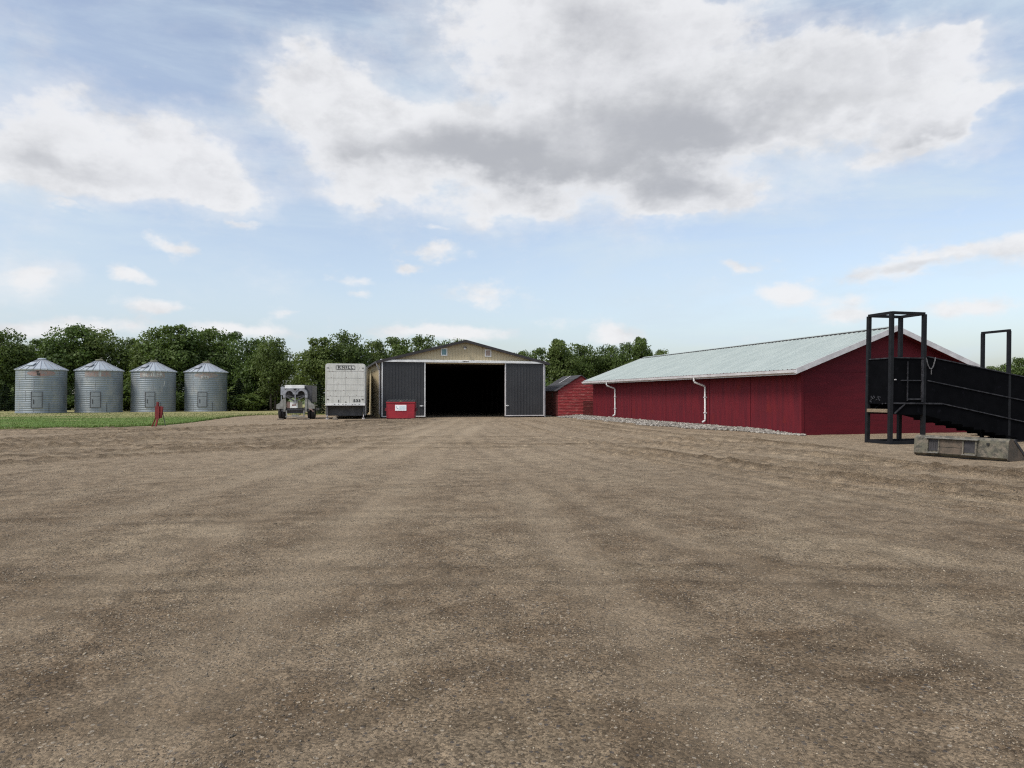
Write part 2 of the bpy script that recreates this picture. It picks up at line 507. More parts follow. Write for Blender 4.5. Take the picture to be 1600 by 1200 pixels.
def bin_roof_mat():
    m, t, b = new_mat('galvanised_roof')
    co = t.node('ShaderNodeTexCoord').outputs['Object']
    s = t.node('ShaderNodeSeparateXYZ', {0: co}).outputs
    an = t.m('FLOOR', t.m('MULTIPLY', t.m('ARCTAN2', s[1], s[0]), 24 / (2 * math.pi)))
    wn = t.node('ShaderNodeTexWhiteNoise', {'W': an}, noise_dimensions='1D')
    col = t.mix(wn.outputs[0], (0.38, 0.42, 0.45), (0.48, 0.51, 0.535))
    n = t.noise(co, 3.0, 6, 0.65).outputs[0]
    col = t.mix(t.ramp(n, 0.55, 0.75), col, (0.36, 0.38, 0.40))
    t.t.links.new(col, b.inputs['Base Color'])
    b.inputs['Metallic'].default_value = 0.3
    b.inputs['Roughness'].default_value = 0.42
    return m


def leaf_mat(name, dark, light, yellow):
    m, t, b = new_mat(name)
    at = t.node('ShaderNodeAttribute', attribute_name='tint').outputs['Fac']
    oi = t.node('ShaderNodeObjectInfo').outputs['Random']
    col = t.mix(at, dark, light)
    col = t.mix(t.m('MULTIPLY', oi, 0.75), col, yellow)
    t.t.links.new(col, b.inputs['Base Color'])
    b.inputs['Roughness'].default_value = 0.6
    b.inputs['Specular IOR Level'].default_value = 0.3
    tr = t.node('ShaderNodeBsdfTranslucent', {'Color': t.mix(1.0, col, (1.25, 1.35, 0.7), 'MULTIPLY')})
    mx = t.node('ShaderNodeMixShader', {0: 0.32, 1: b.outputs[0], 2: tr.outputs[0]})
    o = m.node_tree.nodes['Material Output']
    t.t.links.new(mx.outputs[0], o.inputs[0])
    return m


MT['leaf'] = leaf_mat('leaf_green', (0.034, 0.058, 0.014), (0.118, 0.175, 0.042), (0.118, 0.150, 0.040))
MT['needle'] = leaf_mat('needle_green', (0.014, 0.026, 0.014), (0.040, 0.062, 0.032), (0.034, 0.050, 0.026))


def gravel_mat():
    m, t, b = new_mat('gravel_yard')
    co = t.node('ShaderNodeTexCoord').outputs['Object']
    fl_ = t.noise(t.node('ShaderNodeMapping', {0: co, 1: (3, 9, 0), 3: (1.0, 0.8, 1)}).outputs[0], 3.6, 6, 0.7).outputs[0]
    ns = t.noise(co, 0.42, 5, 0.6, 0.4).outputs[0]
    big_ = t.noise(t.node('ShaderNodeMapping', {0: co, 1: (7, 3, 0), 3: (0.8, 0.9, 1)}).outputs[0], 1.25, 9, 0.68, 0.5).outputs[0]
    col = t.mix(t.ramp(big_, 0.40, 0.64), (0.246, 0.185, 0.122), (0.150, 0.105, 0.064))
    col = t.mix(t.m('MULTIPLY', t.ramp(ns, 0.46, 0.68), 0.7), col, (0.330, 0.258, 0.172))
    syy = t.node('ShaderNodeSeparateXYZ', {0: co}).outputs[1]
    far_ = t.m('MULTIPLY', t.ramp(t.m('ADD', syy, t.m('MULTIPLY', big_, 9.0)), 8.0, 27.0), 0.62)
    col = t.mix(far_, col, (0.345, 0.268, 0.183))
    kp = t.m('ADD', 0.66, t.m('MULTIPLY', t.ramp(fl_, 0.34, 0.62), 0.38))
    col = t.mix(1.0, col, t.node('ShaderNodeCombineColor', {0: kp, 1: kp, 2: kp}).outputs[0], 'MULTIPLY')
    # pebbles, two sizes
    v1 = t.node('ShaderNodeTexVoronoi', {'Vector': co, 'Scale': 78.0, 'Randomness': 1.0})
    v2 = t.node('ShaderNodeTexVoronoi', {'Vector': co, 'Scale': 36.0, 'Randomness': 1.0})
    s1 = t.node('ShaderNodeSeparateColor', {0: v1.outputs['Color']}).outputs
    s2 = t.node('ShaderNodeSeparateColor', {0: v2.outputs['Color']}).outputs
    k1 = t.m('ADD', 0.48, t.m('MULTIPLY', s1[0], 0.98))
    kc = t.node('ShaderNodeCombineColor', {0: k1, 1: k1, 2: k1}).outputs[0]
    col = t.mix(1.0, col, kc, 'MULTIPLY')
    # pale and dark small stones
    stone = t.m('MULTIPLY', t.m('GREATER_THAN', s2[0], 0.93), t.m('LESS_THAN', v2.outputs['Distance'], 0.36))
    pale = t.mix(s2[1], (0.42, 0.345, 0.25), (0.33, 0.285, 0.23))
    col = t.mix(t.m('MULTIPLY', stone, 0.9), col, pale)
    stone2 = t.m('MULTIPLY', t.m('LESS_THAN', s2[0], 0.085), t.m('LESS_THAN', v2.outputs['Distance'], 0.40))
    col = t.mix(t.m('MULTIPLY', stone2, 0.8), col, (0.075, 0.068, 0.064))
    fine = t.noise(co, 170.0, 3, 0.7).outputs[0]
    kf = t.m('ADD', 0.62, t.m('MULTIPLY', fine, 0.76))
    col = t.mix(1.0, col, t.node('ShaderNodeCombineColor', {0: kf, 1: kf, 2: kf}).outputs[0], 'MULTIPLY')
    # soil turned up by tyres
    tr = t.node('ShaderNodeAttribute', attribute_name='turned').outputs['Fac']
    tn = t.noise(co, 3.0, 5, 0.7).outputs[0]
    trf = t.m('MULTIPLY', tr, t.m('ADD', 0.6, t.m('MULTIPLY', t.ramp(tn, 0.30, 0.62), 0.4)), clamp=True)
    col = t.mix(t.m('MULTIPLY', trf, 0.95), col, t.mix(1.0, col, (0.34, 0.31, 0.275), 'MULTIPLY'))
    pk = t.node('ShaderNodeAttribute', attribute_name='packed').outputs['Fac']
    col = t.mix(t.m('MULTIPLY', pk, 0.6), col, (0.350, 0.276, 0.190))
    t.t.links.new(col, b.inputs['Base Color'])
    b.inputs['Roughness'].default_value = 0.95
    b.inputs['Specular IOR Level'].default_value = 0.12
    h = t.m('ADD', t.m('MULTIPLY', v1.outputs['Distance'], -0.5), t.m('ADD', t.m('MULTIPLY', v2.outputs['Distance'], -0.7), fine))
    bn = t.node('ShaderNodeBump', {'Strength': 0.85, 'Distance': 0.012, 'Height': h})
    h2 = t.noise(co, 9.0, 6, 0.7).outputs[0]
    bn2 = t.node('ShaderNodeBump', {'Strength': 0.5, 'Distance': 0.05, 'Height': h2, 'Normal': bn.outputs[0]})
    t.t.links.new(bn2.outputs[0], b.inputs['Normal'])
    return m


def stone_mat(name, a, b_, c):
    m, t, b = new_mat(name)
    at = t.node('ShaderNodeAttribute', attribute_name='tint').outputs['Fac']
    col = t.mix(t.ramp(at, 0.0, 0.6), a, b_)
    col = t.mix(t.ramp(at, 0.6, 1.0), col, c)
    co = t.node('ShaderNodeTexCoord').outputs['Object']
    n = t.noise(co, 60.0, 4, 0.6).outputs[0]
    k = t.m('ADD', 0.7, t.m('MULTIPLY', n, 0.6))
    col = t.mix(1.0, col, t.node('ShaderNodeCombineColor', {0: k, 1: k, 2: k}).outputs[0], 'MULTIPLY')
    t.t.links.new(col, b.inputs['Base Color'])
    b.inputs['Roughness'].default_value = 0.9
    return m


def lawn_mat():
    m, t, b = new_mat('lawn_grass')
    co = t.node('ShaderNodeTexCoord').outputs['Object']
    n = t.noise(t.node('ShaderNodeMapping', {0: co, 2: (0, 0, 0.3), 3: (0.25, 1.6, 1)}).outputs[0], 0.55, 6, 0.6).outputs[0]
    sy = t.node('ShaderNodeSeparateXYZ', {0: co}).outputs
    # sun-bleached, dry patches further back and near the bins
    dry = t.m('ADD', n, t.m('MULTIPLY', t.ramp(sy[1], 44.0, 62.0), 0.28))
    col = t.mix(t.ramp(dry, 0.50, 0.78), (0.090, 0.150, 0.031), (0.29, 0.26, 0.125))
    n2 = t.noise(co, 7.0, 5, 0.7).outputs[0]
    k = t.m('ADD', 0.6, t.m('MULTIPLY', n2, 0.8))
    col = t.mix(1.0, col, t.node('ShaderNodeCombineColor', {0: k, 1: k, 2: k}).outputs[0], 'MULTIPLY')
    t.t.links.new(col, b.inputs['Base Color'])
    b.inputs['Roughness'].default_value = 0.9
    b.inputs['Specular IOR Level'].default_value = 0.1
    bn = t.node('ShaderNodeBump', {'Strength': 0.6, 'Distance': 0.05, 'Height': t.noise(co, 20.0, 4, 0.7).outputs[0]})
    t.t.links.new(bn.outputs[0], b.inputs['Normal'])
    return m


MT['lawn'] = lawn_mat()
MT['field'] = pmat('crop_field', (0.10, 0.15, 0.045), (0.16, 0.17, 0.07), 0.02, 0.95, c3=(0.20, 0.18, 0.10), s3=0.008)
MT['blade'] = leaf_mat('grass_blade', (0.050, 0.090, 0.016), (0.11, 0.160, 0.040), (0.12, 0.145, 0.045))


# ------------------------------------------------------------------ ground
def vnoise(x, y, seed=0):
    xi = np.floor(x).astype(np.int64)
    yi = np.floor(y).astype(np.int64)
    xf = x - xi
    yf = y - yi
    xf = xf * xf * (3 - 2 * xf)
    yf = yf * yf * (3 - 2 * yf)

    def h(a, b):
        n = (a * 374761393 + b * 668265263 + seed * 1442695041) & 0xffffffff
        n = ((n ^ (n >> 13)) * 1274126177) & 0xffffffff
        return ((n ^ (n >> 16)) & 0xffff) / 65535.0
    a = h(xi, yi) * (1 - xf) + h(xi + 1, yi) * xf
    b = h(xi, yi + 1) * (1 - xf) + h(xi + 1, yi + 1) * xf
    return a * (1 - yf) + b * yf - 0.5


def bez(p0, p1, p2, n=60):
    t = np.linspace(0, 1, n)[:, None]
    p0, p1, p2 = map(np.array, (p0, p1, p2))
    return (1 - t) ** 2 * p0 + 2 * t * (1 - t) * p1 + t * t * p2


# each wheel path: (points, along 'x' or 'y', depth, half width, turned soil, packed soil)
RUTS = []


def pair(p0, p1, p2, along, depth, turned, packed, gap=1.85, wd=0.17):
    for s in (-0.5, 0.5):
        c = bez(p0, p1, p2)
        dcv = np.gradient(c, axis=0)
        nrm = np.stack([-dcv[:, 1], dcv[:, 0]], 1)
        nrm /= np.linalg.norm(nrm, axis=1)[:, None]
        RUTS.append((c + nrm * gap * s, along, depth, wd, turned, packed))


pair((-14.0, 9.0), (-11.5, 24.0), (-4.0, 50.0), 'y', 0.016, 0.75, 0.1)
pair((-11.5, 9.0), (-10.2, 22.0), (-3.0, 50.0), 'y', 0.012, 0.6, 0.3)
pair((-17.5, 14.0), (-14.5, 27.0), (-5.0, 50.0), 'y', 0.020, 0.8, 0.0)
pair((-22.0, 17.0), (-16.0, 29.0), (-6.0, 50.0), 'y', 0.022, 0.8, 0.0)
pair((-30.0, 14.0), (-15.0, 24.0), (-3.0, 46.0), 'x', 0.018, 0.9, 0.0)
pair((-24.0, 9.5), (-12.5, 19.0), (-5.5, 44.0), 'x', 0.015, 0.8, 0.1)
pair((-38.0, 31.0), (-20.0, 33.0), (0.0, 40.0), 'x', 0.018, 0.9, 0.1)
pair((-14.0, 7.0), (-6.0, 13.0), (3.0, 15.0), 'x', 0.010, 0.6, 0.0)
pair((-26.0, 18.0), (-14.0, 22.5), (2.0, 23.0), 'x', 0.017, 0.95, 0.0)
pair((-20.0, 12.5), (-11.0, 17.0), (-2.0, 31.0), 'x', 0.014, 0.9, 0.0)
pair((-36.0, 34.0), (-12.0, 34.0), (8.0, 31.0), 'x', 0.018, 0.95, 0.0)
pair((-16.0, 26.0), (0.0, 22.0), (9.0, 26.0), 'x', 0.013, 0.8, 0.0)
pair((1.0, 20.0), (8.0, 14.0), (17.0, 9.5), 'x', 0.016, 0.9, 0.0)
pair((-9.0, 7.2), (-2.0, 9.5), (8.0, 8.6), 'x', 0.006, 0.55, 0.1, wd=0.2)
pair((-7.0, 4.4), (0.0, 6.2), (6.0, 4.8), 'x', 0.005, 0.5, 0.1, wd=0.2)
pair((3.0, 24.0), (7.0, 17.5), (19.0, 11.5), 'x', 0.024, 1.0, 0.0)
pair((5.0, 30.0), (8.0, 22.0), (18.0, 16.5), 'x', 0.018, 0.9, 0.1)
pair((-34.0, 24.0), (-18.0, 29.0), (-2.0, 47.0), 'x', 0.022, 0.8, 0.1)
pair((-34.0, 28.0), (-15.0, 31.0), (2.0, 47.0), 'x', 0.016, 0.6, 0.3)
pair((-30.0, 20.5), (-13.0, 26.0), (4.0, 27.0), 'x', 0.014, 0.6, 0.0)
pair((-6.5, 2.0), (-6.0, 20.0), (-2.0, 50.0), 'y', 0.007, 0.2, 0.4, wd=0.22)
pair((-2.6, 1.0), (-3.4, 20.0), (-2.5, 52.0), 'y', 0.008, 0.2, 1.0, wd=0.34)
pair((-4.6, 2.0), (-4.0, 16.0), (-3.6, 50.0), 'y', 0.008, 0.25, 0.8, wd=0.30)
pair((0.2, 1.5), (-1.6, 22.0), (-3.2, 52.0), 'y', 0.006, 0.2, 0.5, wd=0.24)
pair((6.0, 0.8), (0.4, 7.0), (-3.0, 52.0), 'y', 0.006, 0.30, 0.3, wd=0.22)
pair((8.2, 2.2), (1.8, 12.0), (-2.0, 52.0), 'y', 0.007, 0.5, 0.3, wd=0.22)
pair((9.5, 5.4), (4.2, 13.0), (0.0, 50.0), 'y', 0.020, 0.8, 0.0)
pair((12.5, 7.5), (4.8, 17.0), (1.5, 50.0), 'y', 0.028, 1.0, 0.0)
pair((9.0, 8.0), (5.0, 13.5), (2.6, 24.0), 'y', 0.024, 1.0, 0.0, gap=1.2)
pair((11.0, 9.8), (6.4, 13.0), (3.4, 20.0), 'y', 0.026, 1.0, 0.0, gap=0.8)
pair((15.5, 10.5), (6.8, 16.5), (2.4, 50.0), 'y', 0.024, 1.0, 0.0)
pair((17.5, 12.6), (8.0, 19.0), (4.0, 48.0), 'y', 0.018, 0.8, 0.0)
pair((4.0, 27.0), (9.0, 19.0), (20.0, 14.5), 'x', 0.016, 0.7, 0.0)
pair((-12.0, 46.0), (0.0, 43.0), (6.0, 47.0), 'x', 0.014, 0.6, 0.2)
pair((-20.0, 37.0), (-5.0, 36.0), (7.0, 39.0), 'x', 0.012, 0.5, 0.4)
pair((1.0, 3.0), (5.5, 4.6), (13.0, 5.6), 'x', 0.006, 0.5, 0.0, wd=0.2)


def yard_height(X, Y, micro=True):
    r = np.hypot(X, Y)
    z = vnoise(X / 6.0, Y / 6.0, 1) * 0.035 + vnoise(X / 1.7, Y / 1.7, 2) * 0.018 + vnoise(X / 0.5, Y / 0.5, 3) * 0.010
    if micro:
        z += vnoise(X / 0.16, Y / 0.16, 4) * 0.007 + vnoise(X / 0.055, Y / 0.055, 5) * 0.0055 * (r < 30) + vnoise(X / 0.022, Y / 0.022, 6) * 0.004 * (r < 10)
    turned = np.zeros_like(X)
    calm = 1 - np.clip((X - 9.3) / 1.2, 0, 1) * np.clip((Y - 15.0) / 1.4, 0, 1)
    packed = np.zeros_like(X)
    for pts, along, depth, wd, tu, pk in RUTS:
        A, B = (Y, X) if along == 'y' else (X, Y)
        a = pts[:, 1] if along == 'y' else pts[:, 0]
        b = pts[:, 0] if along == 'y' else pts[:, 1]
        if a[0] > a[-1]:
            a, b = a[::-1], b[::-1]
        sl = np.gradient(b, a)
        ins = (A > a[0]) & (A < a[-1])
        bi = np.interp(A, a, b)
        si = np.interp(A, a, sl)
        dd = (B - bi) / np.sqrt(1 + si * si) + vnoise(A / 4.0, A * 0 + 3.3 + depth * 900, 9) * 0.22
        mod = np.clip(0.75 + 1.5 * vnoise(A / 7.0 + a[0], A * 0 + b[0] * 1.7, 12) + 0.3 * vnoise(A / 0.9, A * 0 + b[0], 13), 0, 1.3) * ins
        mod *= calm
        mod *= np.clip((A - a[0]) / 1.5, 0, 1) * np.clip((a[-1] - A) / 3, 0, 1)
        q = dd / wd
        hk = 2.4 if depth > 0.0115 and tu > 0.55 else 0.9
        z += 1.4 * mod * depth * (-0.8 * np.exp(-q * q) + hk * np.exp(-((np.abs(q) - 1.7) / 0.55) ** 2))
        turned = np.maximum(turned, tu * np.clip(mod, 0, 1) * np.maximum(0.55 * np.exp(-((np.abs(q) - 1.2) / 0.9) ** 2), np.exp(-((np.abs(q) - 1.5) / 0.5) ** 2)))
        packed = np.maximum(packed, pk * mod * np.exp(-q * q * 0.5))
    return z * np.clip((62 - r) / 12, 0.15, 1), turned, packed


def make_yard():
    rs = [0.25, 0.6, 1.0, 1.5, 2.0, 2.5]
    r = 2.75
    while r < 78:
        rs.append(r)
        r += min(max(r * r / 1136 * 0.62, 0.006), 0.14)
    rs.append(78.0)
    rs = np.array(rs)
    half = math.radians(40)
    th = np.concatenate([np.linspace(-math.pi, -half, 60, endpoint=False), np.linspace(-half, half, 900), np.linspace(half, math.pi, 60)[1:]])
    R, T = np.meshgrid(rs, th, indexing='ij')
    X = R * np.sin(T)
    Y = R * np.cos(T)
    Z, tu, pk = yard_height(X, Y)
    n, m = R.shape
    idx = np.arange(n * m).reshape(n, m)
    f = np.stack([idx[:-1, :-1], idx[:-1, 1:], idx[1:, 1:], idx[1:, :-1]], -1).reshape(-1, 4)[:, ::-1]
    V = np.stack([X, Y, Z], -1).reshape(-1, 3)
    # close the middle
    V = np.vstack([V, [[0, 0, 0]]])
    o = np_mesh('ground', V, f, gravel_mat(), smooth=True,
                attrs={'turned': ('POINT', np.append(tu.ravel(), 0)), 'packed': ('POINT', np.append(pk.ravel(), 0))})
    return tag(o, 'brown gravel farmyard with tyre tracks', kind='structure')


make_yard()

# far field out to the horizon
fb = MB()
fb.lathe([(0.01, -0.07), (60, -0.07), (150, -0.07), (600, -0.07), (2000, -0.07), (6000, -0.07)], 96)
fo = fb.build('field', MT['field'])
tag(fo, 'flat green crop field reaching the horizon', kind='structure')

# lawn
LAWN = [(-60, 27.0), (-28.1, 31.2), (-24.4, 33.8), (-21.3, 34.8), (-19.8, 36.6), (-18.85, 38.6), (-19.2, 42.3), (-20.6, 49.3), (-21.5, 56.0), (-21.2, 59.0), (-19.8, 60.0), (-15.2, 60.5),
        (-13.2, 62), (-12.5, 82), (90, 82), (90, 130), (-140, 130), (-140, 27)]


def smooth_edge(pl):
    out = []
    rnd = random.Random(3)
    for i in range(len(pl)):
        a, b = pl[i], pl[(i + 1) % len(pl)]
        L = math.dist(a, b)
        near = a[1] < 66 and b[1] < 66 and a[0] > -60.5 and b[0] > -60.5
        k = max(1, int(L / 0.22)) if near else 1
        for j in range(k):
            t = j / k
            jt = 0.10 if near else 0
            out.append((a[0] * (1 - t) + b[0] * t + rnd.uniform(-jt, jt), a[1] * (1 - t) + b[1] * t + rnd.uniform(-jt, jt)))
    return out


LE = smooth_edge(LAWN)
lb = MB()
lb.prism(LE, 'z', -0.05, 0.055)
lo_ = lb.build('lawn', MT['lawn'])
tag(lo_, 'mown lawn in front of the grain bins', kind='structure')


def in_poly(x, y, poly):
    ins = np.zeros(len(x), bool)
    n = len(poly)
    for i in range(n):
        x0, y0 = poly[i]
        x1, y1 = poly[(i + 1) % n]
        c = ((y0 > y) != (y1 > y)) & (x < (x1 - x0) * (y - y0) / ((y1 - y0) if y1 != y0 else 1e-9) + x0)
        ins ^= c
    return ins


def make_grass():
    n = 150000
    x = RNG.uniform(-50, -12, n)
    y = 30 + 36 * RNG.random(n) ** 1.3
    # keep those inside the view and the lawn
    k = in_poly(x, y, LE) & (np.abs(x / y) < 0.80)
    k &= (~in_poly(x + 0.3, y - 0.7, LE)) | (RNG.random(n) < 0.25)
    # taller fringe along the edge
    x, y = x[k], y[k]
    n = len(x)
    inner = in_poly(x + 0.15, y - 0.35, LE)
    h = RNG.uniform(0.02, 0.05, n) + (~inner) * RNG.uniform(0.03, 0.09, n)
    a = RNG.uniform(0, math.pi, n)
    wd = 0.02 + 0.012 * RNG.random(n)
    b0 = np.stack([x - np.cos(a) * wd, y - np.sin(a) * wd, np.full(n, 0.05)], -1)
    b1 = np.stack([x + np.cos(a) * wd, y + np.sin(a) * wd, np.full(n, 0.05)], -1)
    tp = np.stack([x + RNG.normal(0, 0.015, n), y + RNG.normal(0, 0.015, n), 0.055 + h], -1)
    V = np.stack([b0, b1, tp], 1).reshape(-1, 3)
    F = np.arange(3 * n).reshape(-1, 3)
    o = np_mesh('grass', V, F, MT['blade'], attrs={'tint': ('FACE', RNG.random(n))})
    tag(o, 'short green grass blades of the lawn', 'grass', kind='stuff')


make_grass()

ICO_V = None


def ico():
    p = (1 + 5 ** 0.5) / 2
    v = np.array([(-1, p, 0), (1, p, 0), (-1, -p, 0), (1, -p, 0), (0, -1, p), (0, 1, p), (0, -1, -p), (0, 1, -p), (p, 0, -1), (p, 0, 1), (-p, 0, -1), (-p, 0, 1)], float)
    v /= np.linalg.norm(v[0])
    f = np.array([(0, 11, 5), (0, 5, 1), (0, 1, 7), (0, 7, 10), (0, 10, 11), (1, 5, 9), (5, 11, 4), (11, 10, 2), (10, 7, 6), (7, 1, 8), (3, 9, 4), (3, 4, 2), (3, 2, 6), (3, 6, 8), (3, 8, 9), (4, 9, 5), (2, 4, 11), (6, 2, 10), (8, 6, 7), (9, 8, 1)])
    return v, f


def octa():
    v = np.array([(1, 0, 0), (-1, 0, 0), (0, 1, 0), (0, -1, 0), (0, 0, 1), (0, 0, -1)], float)
    f = np.array([(0, 2, 4), (2, 1, 4), (1, 3, 4), (3, 0, 4), (2, 0, 5), (1, 2, 5), (3, 1, 5), (0, 3, 5)])
    return v, f


def stones(name, x, y, z, s, mat, shape, flat=0.6, jit=0.22, smooth=True):
    bv, bf = shape
    n = len(x)
    a = RNG.uniform(0, 2 * math.pi, n)
    sc = np.stack([s * RNG.uniform(0.7, 1.3, n), s * RNG.uniform(0.7, 1.3, n), s * flat * RNG.uniform(0.7, 1.25, n)], -1)
    V = bv[None] * (1 + RNG.uniform(-jit, jit, (n, len(bv), 1))) * sc[:, None, :]
    # random tip
    tl = RNG.normal(0, 0.35, n)
    ct, st = np.cos(tl)[:, None], np.sin(tl)[:, None]
    X, Z = V[..., 0] * ct - V[..., 2] * st, V[..., 0] * st + V[..., 2] * ct
    ca, sa = np.cos(a)[:, None], np.sin(a)[:, None]
    V2 = np.stack([X * ca - V[..., 1] * sa + x[:, None], X * sa + V[..., 1] * ca + y[:, None], Z + z[:, None]], -1)
    F = (bf[None] + (np.arange(n) * len(bv))[:, None, None]).reshape(-1, 3)
    tint = np.repeat(RNG.random(n), len(bf))
    return np_mesh(name, V2.reshape(-1, 3), F, mat, smooth=smooth, attrs={'tint': ('FACE', tint)})


def make_pebbles():
    n = 130000
    r = 2.6 + 15 * RNG.random(n) ** 1.15
    th = RNG.uniform(-0.70, 0.70, n)
    x, y = r * np.sin(th), r * np.cos(th)
    d = vnoise(x / 0.9, y / 0.9, 21) + 0.6 * vnoise(x / 0.25, y / 0.25, 22)
    k = RNG.random(n) < np.clip(0.45 + 1.3 * d, 0.06, 1)
    x, y, r = x[k], y[k], r[k]
    n = len(x)
    s = 0.0032 + 0.0036 * RNG.random(n) ** 2 + 0.0010 * r * RNG.random(n) * 0.4 + 0.007 * (RNG.random(n) > 0.993)
    z, _, _ = yard_height(x, y)
    o = stones('pebbles', x, y, z + s * 0.22, s, stone_mat('pebble', (0.10, 0.080, 0.058), (0.22, 0.175, 0.125), (0.37, 0.305, 0.22)), octa(), 0.65, 0.25)
    tag(o, 'loose small pebbles lying on the gravel yard', 'pebbles', kind='stuff')


make_pebbles()

# ------------------------------------------------------------------ long red barn
U = Vector((-0.2445, 0.9697, 0))
Vv = Vector((0.9697, 0.2445, 0))
RZ = math.atan2(0.2445, 0.9697)
A0 = (11.85, 29.1)
BW, BL = 8.52, 24.0


def BP(x, y):
    return (A0[0] + Vv.x * x + U.x * y, A0[1] + Vv.y * x + U.y * y)


barn = thing('red_barn', 'long low dark red barn with pale green metal roof', 'barn', (*A0, 0), RZ)
wz = 2.72
sl = (4.51 - 2.68) / 4.86
rx = BW / 2


def roof_z(x):
    return 4.51 - sl * abs(x - rx)


mb = MB()
mb.box(0, 0.12, 0.12, BL - 0.12, -0.1, roof_z(0) - 0.10)
side_l = mb.build('side_wall', MT['barn_red'], barn)
for yy in (3.66, 7.32, 12.2, 17.1, 20.7):
    mb = MB()
    mb.box(-0.006, 0.0, yy - 0.014, yy + 0.014, 0.05, 2.62)
    mb.build('panel_joint', MT['joint_red'], side_l)
mb = MB()
mb.box(-0.025, 0.0, 0.0, 0.09, 0.02, 2.62)
mb.box(-0.025, 0.10, -0.025, 0.0, 0.02, 2.62)
mb.build('corner_board', MT['barn_red'], barn)
mb = MB()
mb.box(BW - 0.12, BW, 0.12, BL - 0.12, -0.1, roof_z(0) - 0.10)
mb.build('side_wall', MT['barn_red'], barn)
for y0 in (0.0, BL - 0.12):
    mb = MB()
    mb.prism([(0, -0.1), (BW, -0.1), (BW, roof_z(0) - 0.1), (rx, 4.51 - 0.1), (0, roof_z(0) - 0.1)], 'y', y0, y0 + 0.12)
    g = mb.build('gable_wall', MT['barn_gable'], barn)
    if y0 == 0:
        mb = MB()
        mb.box(0.3, BW - 0.3, -0.012, 0.0, 2.60, 2.63)
        for k in range(1, 7):
            mb.box(k * 1.22 - 0.004, k * 1.22 + 0.004, -0.003, 0.0, 0.05, 2.6)
        mb.build('siding_joint', MT['barn_gable'], g)
# roof: two ribbed sheets over a deck
OV, OF = 0.6, 0.5
roof = None
for s in (-1, 1):
    mb = MB()
    xe = -OV if s < 0 else BW + OV

    def fn(q, e, t, xe=xe):
        x = rx if e else xe
        return (x, q, roof_z(x) + t)
    mb.ribbed(-OF, BL + OF, fn, 0.305, 0.028, 0.07)
    roof_o = mb.build('roof', MT['roof_green'], barn)
    mb = MB()
    mb.prism([(xe, roof_z(xe) - 0.09), (rx, 4.51 - 0.09), (rx, 4.51 - 0.005), (xe, roof_z(xe) - 0.005)], 'y', -OF + 0.03, BL + OF - 0.03)
    mb.build('roof_deck', MT['barn_red'], roof_o)
# ridge cap with dark closures between the ribs
mb = MB()
mb.prism([(rx - 0.20, roof_z(rx - 0.2) + 0.040), (rx, 4.565), (rx + 0.20, roof_z(rx + 0.2) + 0.040), (rx, 4.575 - 0.025)], 'y', -OF, BL + OF)
rc = mb.build('ridge_cap', MT['roof_green'], barn)
mb = MB()
y = -OF
while y < BL + OF - 0.3:
    mb.box(rx - 0.235, rx - 0.17, y + 0.02, y + 0.17, roof_z(rx - 0.2) + 0.005, roof_z(rx - 0.2) + 0.046)
    mb.box(rx + 0.17, rx + 0.235, y + 0.02, y + 0.17, roof_z(rx - 0.2) + 0.005, roof_z(rx - 0.2) + 0.062)
    y += 0.305
mb.box(rx - 0.20, rx + 0.20, -OF + 0.03, BL + OF - 0.05, 4.40, 4.50)
mb.build('closure_strip', MT['dark_trim'], rc)
# rake boards
for yy in (-OF - 0.03, BL + OF):
    for s in (-1, 1):
        xe = -OV if s < 0 else BW + OV
        mb = MB()
        mb.prism([(xe, roof_z(xe) - 0.19), (rx, 4.51 - 0.19), (rx, 4.51 + 0.035), (xe, roof_z(xe) + 0.035)], 'y', yy, yy + 0.03)
        mb.build('rake_board', MT['gutter'], barn)
# soffit under the front overhang
# gutters
for s in (-1, 1):
    xe = -OV if s < 0 else BW + OV
    x0, x1 = (xe - 0.12, xe) if s < 0 else (xe, xe + 0.12)
    zt = roof_z(xe) - 0.01
    mb = MB()
    prof = [(x0, zt - 0.01), (x0 + 0.012 * -s, zt - 0.12), ((x0 + x1) / 2, zt - 0.15), (x1, zt - 0.15), (x1, zt - 0.01), (x1 - 0.01, zt - 0.01), (x1 - 0.01, zt - 0.14), ((x0 + x1) / 2, zt - 0.14), (x0 + 0.02, zt - 0.11), (x0 + 0.012, zt - 0.01)]
    mb.prism(prof if s < 0 else [(BW - a, b) for a, b in [(x0_, z_) for x0_, z_ in [(-OV - 0.12, zt - 0.01), (-OV - 0.10, zt - 0.12), (-OV - 0.06, zt - 0.15), (-OV, zt - 0.15), (-OV, zt - 0.01)]]], 'y', -OF, BL + OF)
    mb.build('gutter', MT['gutter'], barn)
    mb = MB()
    mb.box(min(xe, xe + 0.03 * -s), max(xe, xe + 0.03 * -s), -OF + 0.03, BL + OF - 0.03, zt - 0.20, zt - 0.02)
    mb.build('fascia', MT['gutter'], barn)
for yy in (19.7, 7.7):
    zt = roof_z(-OV) - 0.15
    mb = MB()
    mb.tube([(-OV - 0.06, yy, zt + 0.02), (-OV - 0.06, yy, zt - 0.16), (-OV - 0.03, yy, zt - 0.22), (-0.13, yy - 0.06, zt - 0.40), (-0.08, yy - 0.08, zt - 0.46), (-0.08, yy - 0.08, 0.42), (-0.10, yy - 0.08, 0.34), (-0.24, yy - 0.08, 0.27)], 0.05, 8)
    d = mb.build('downspout', MT['white_trim'], barn, smooth=False)
    for z_ in (1.52, 0.72):
        mb = MB()
        mb.box(-0.145, -0.01, yy - 0.14, yy - 0.02, z_, z_ + 0.05)
        mb.build('pipe_strap', MT['gutter'], d)

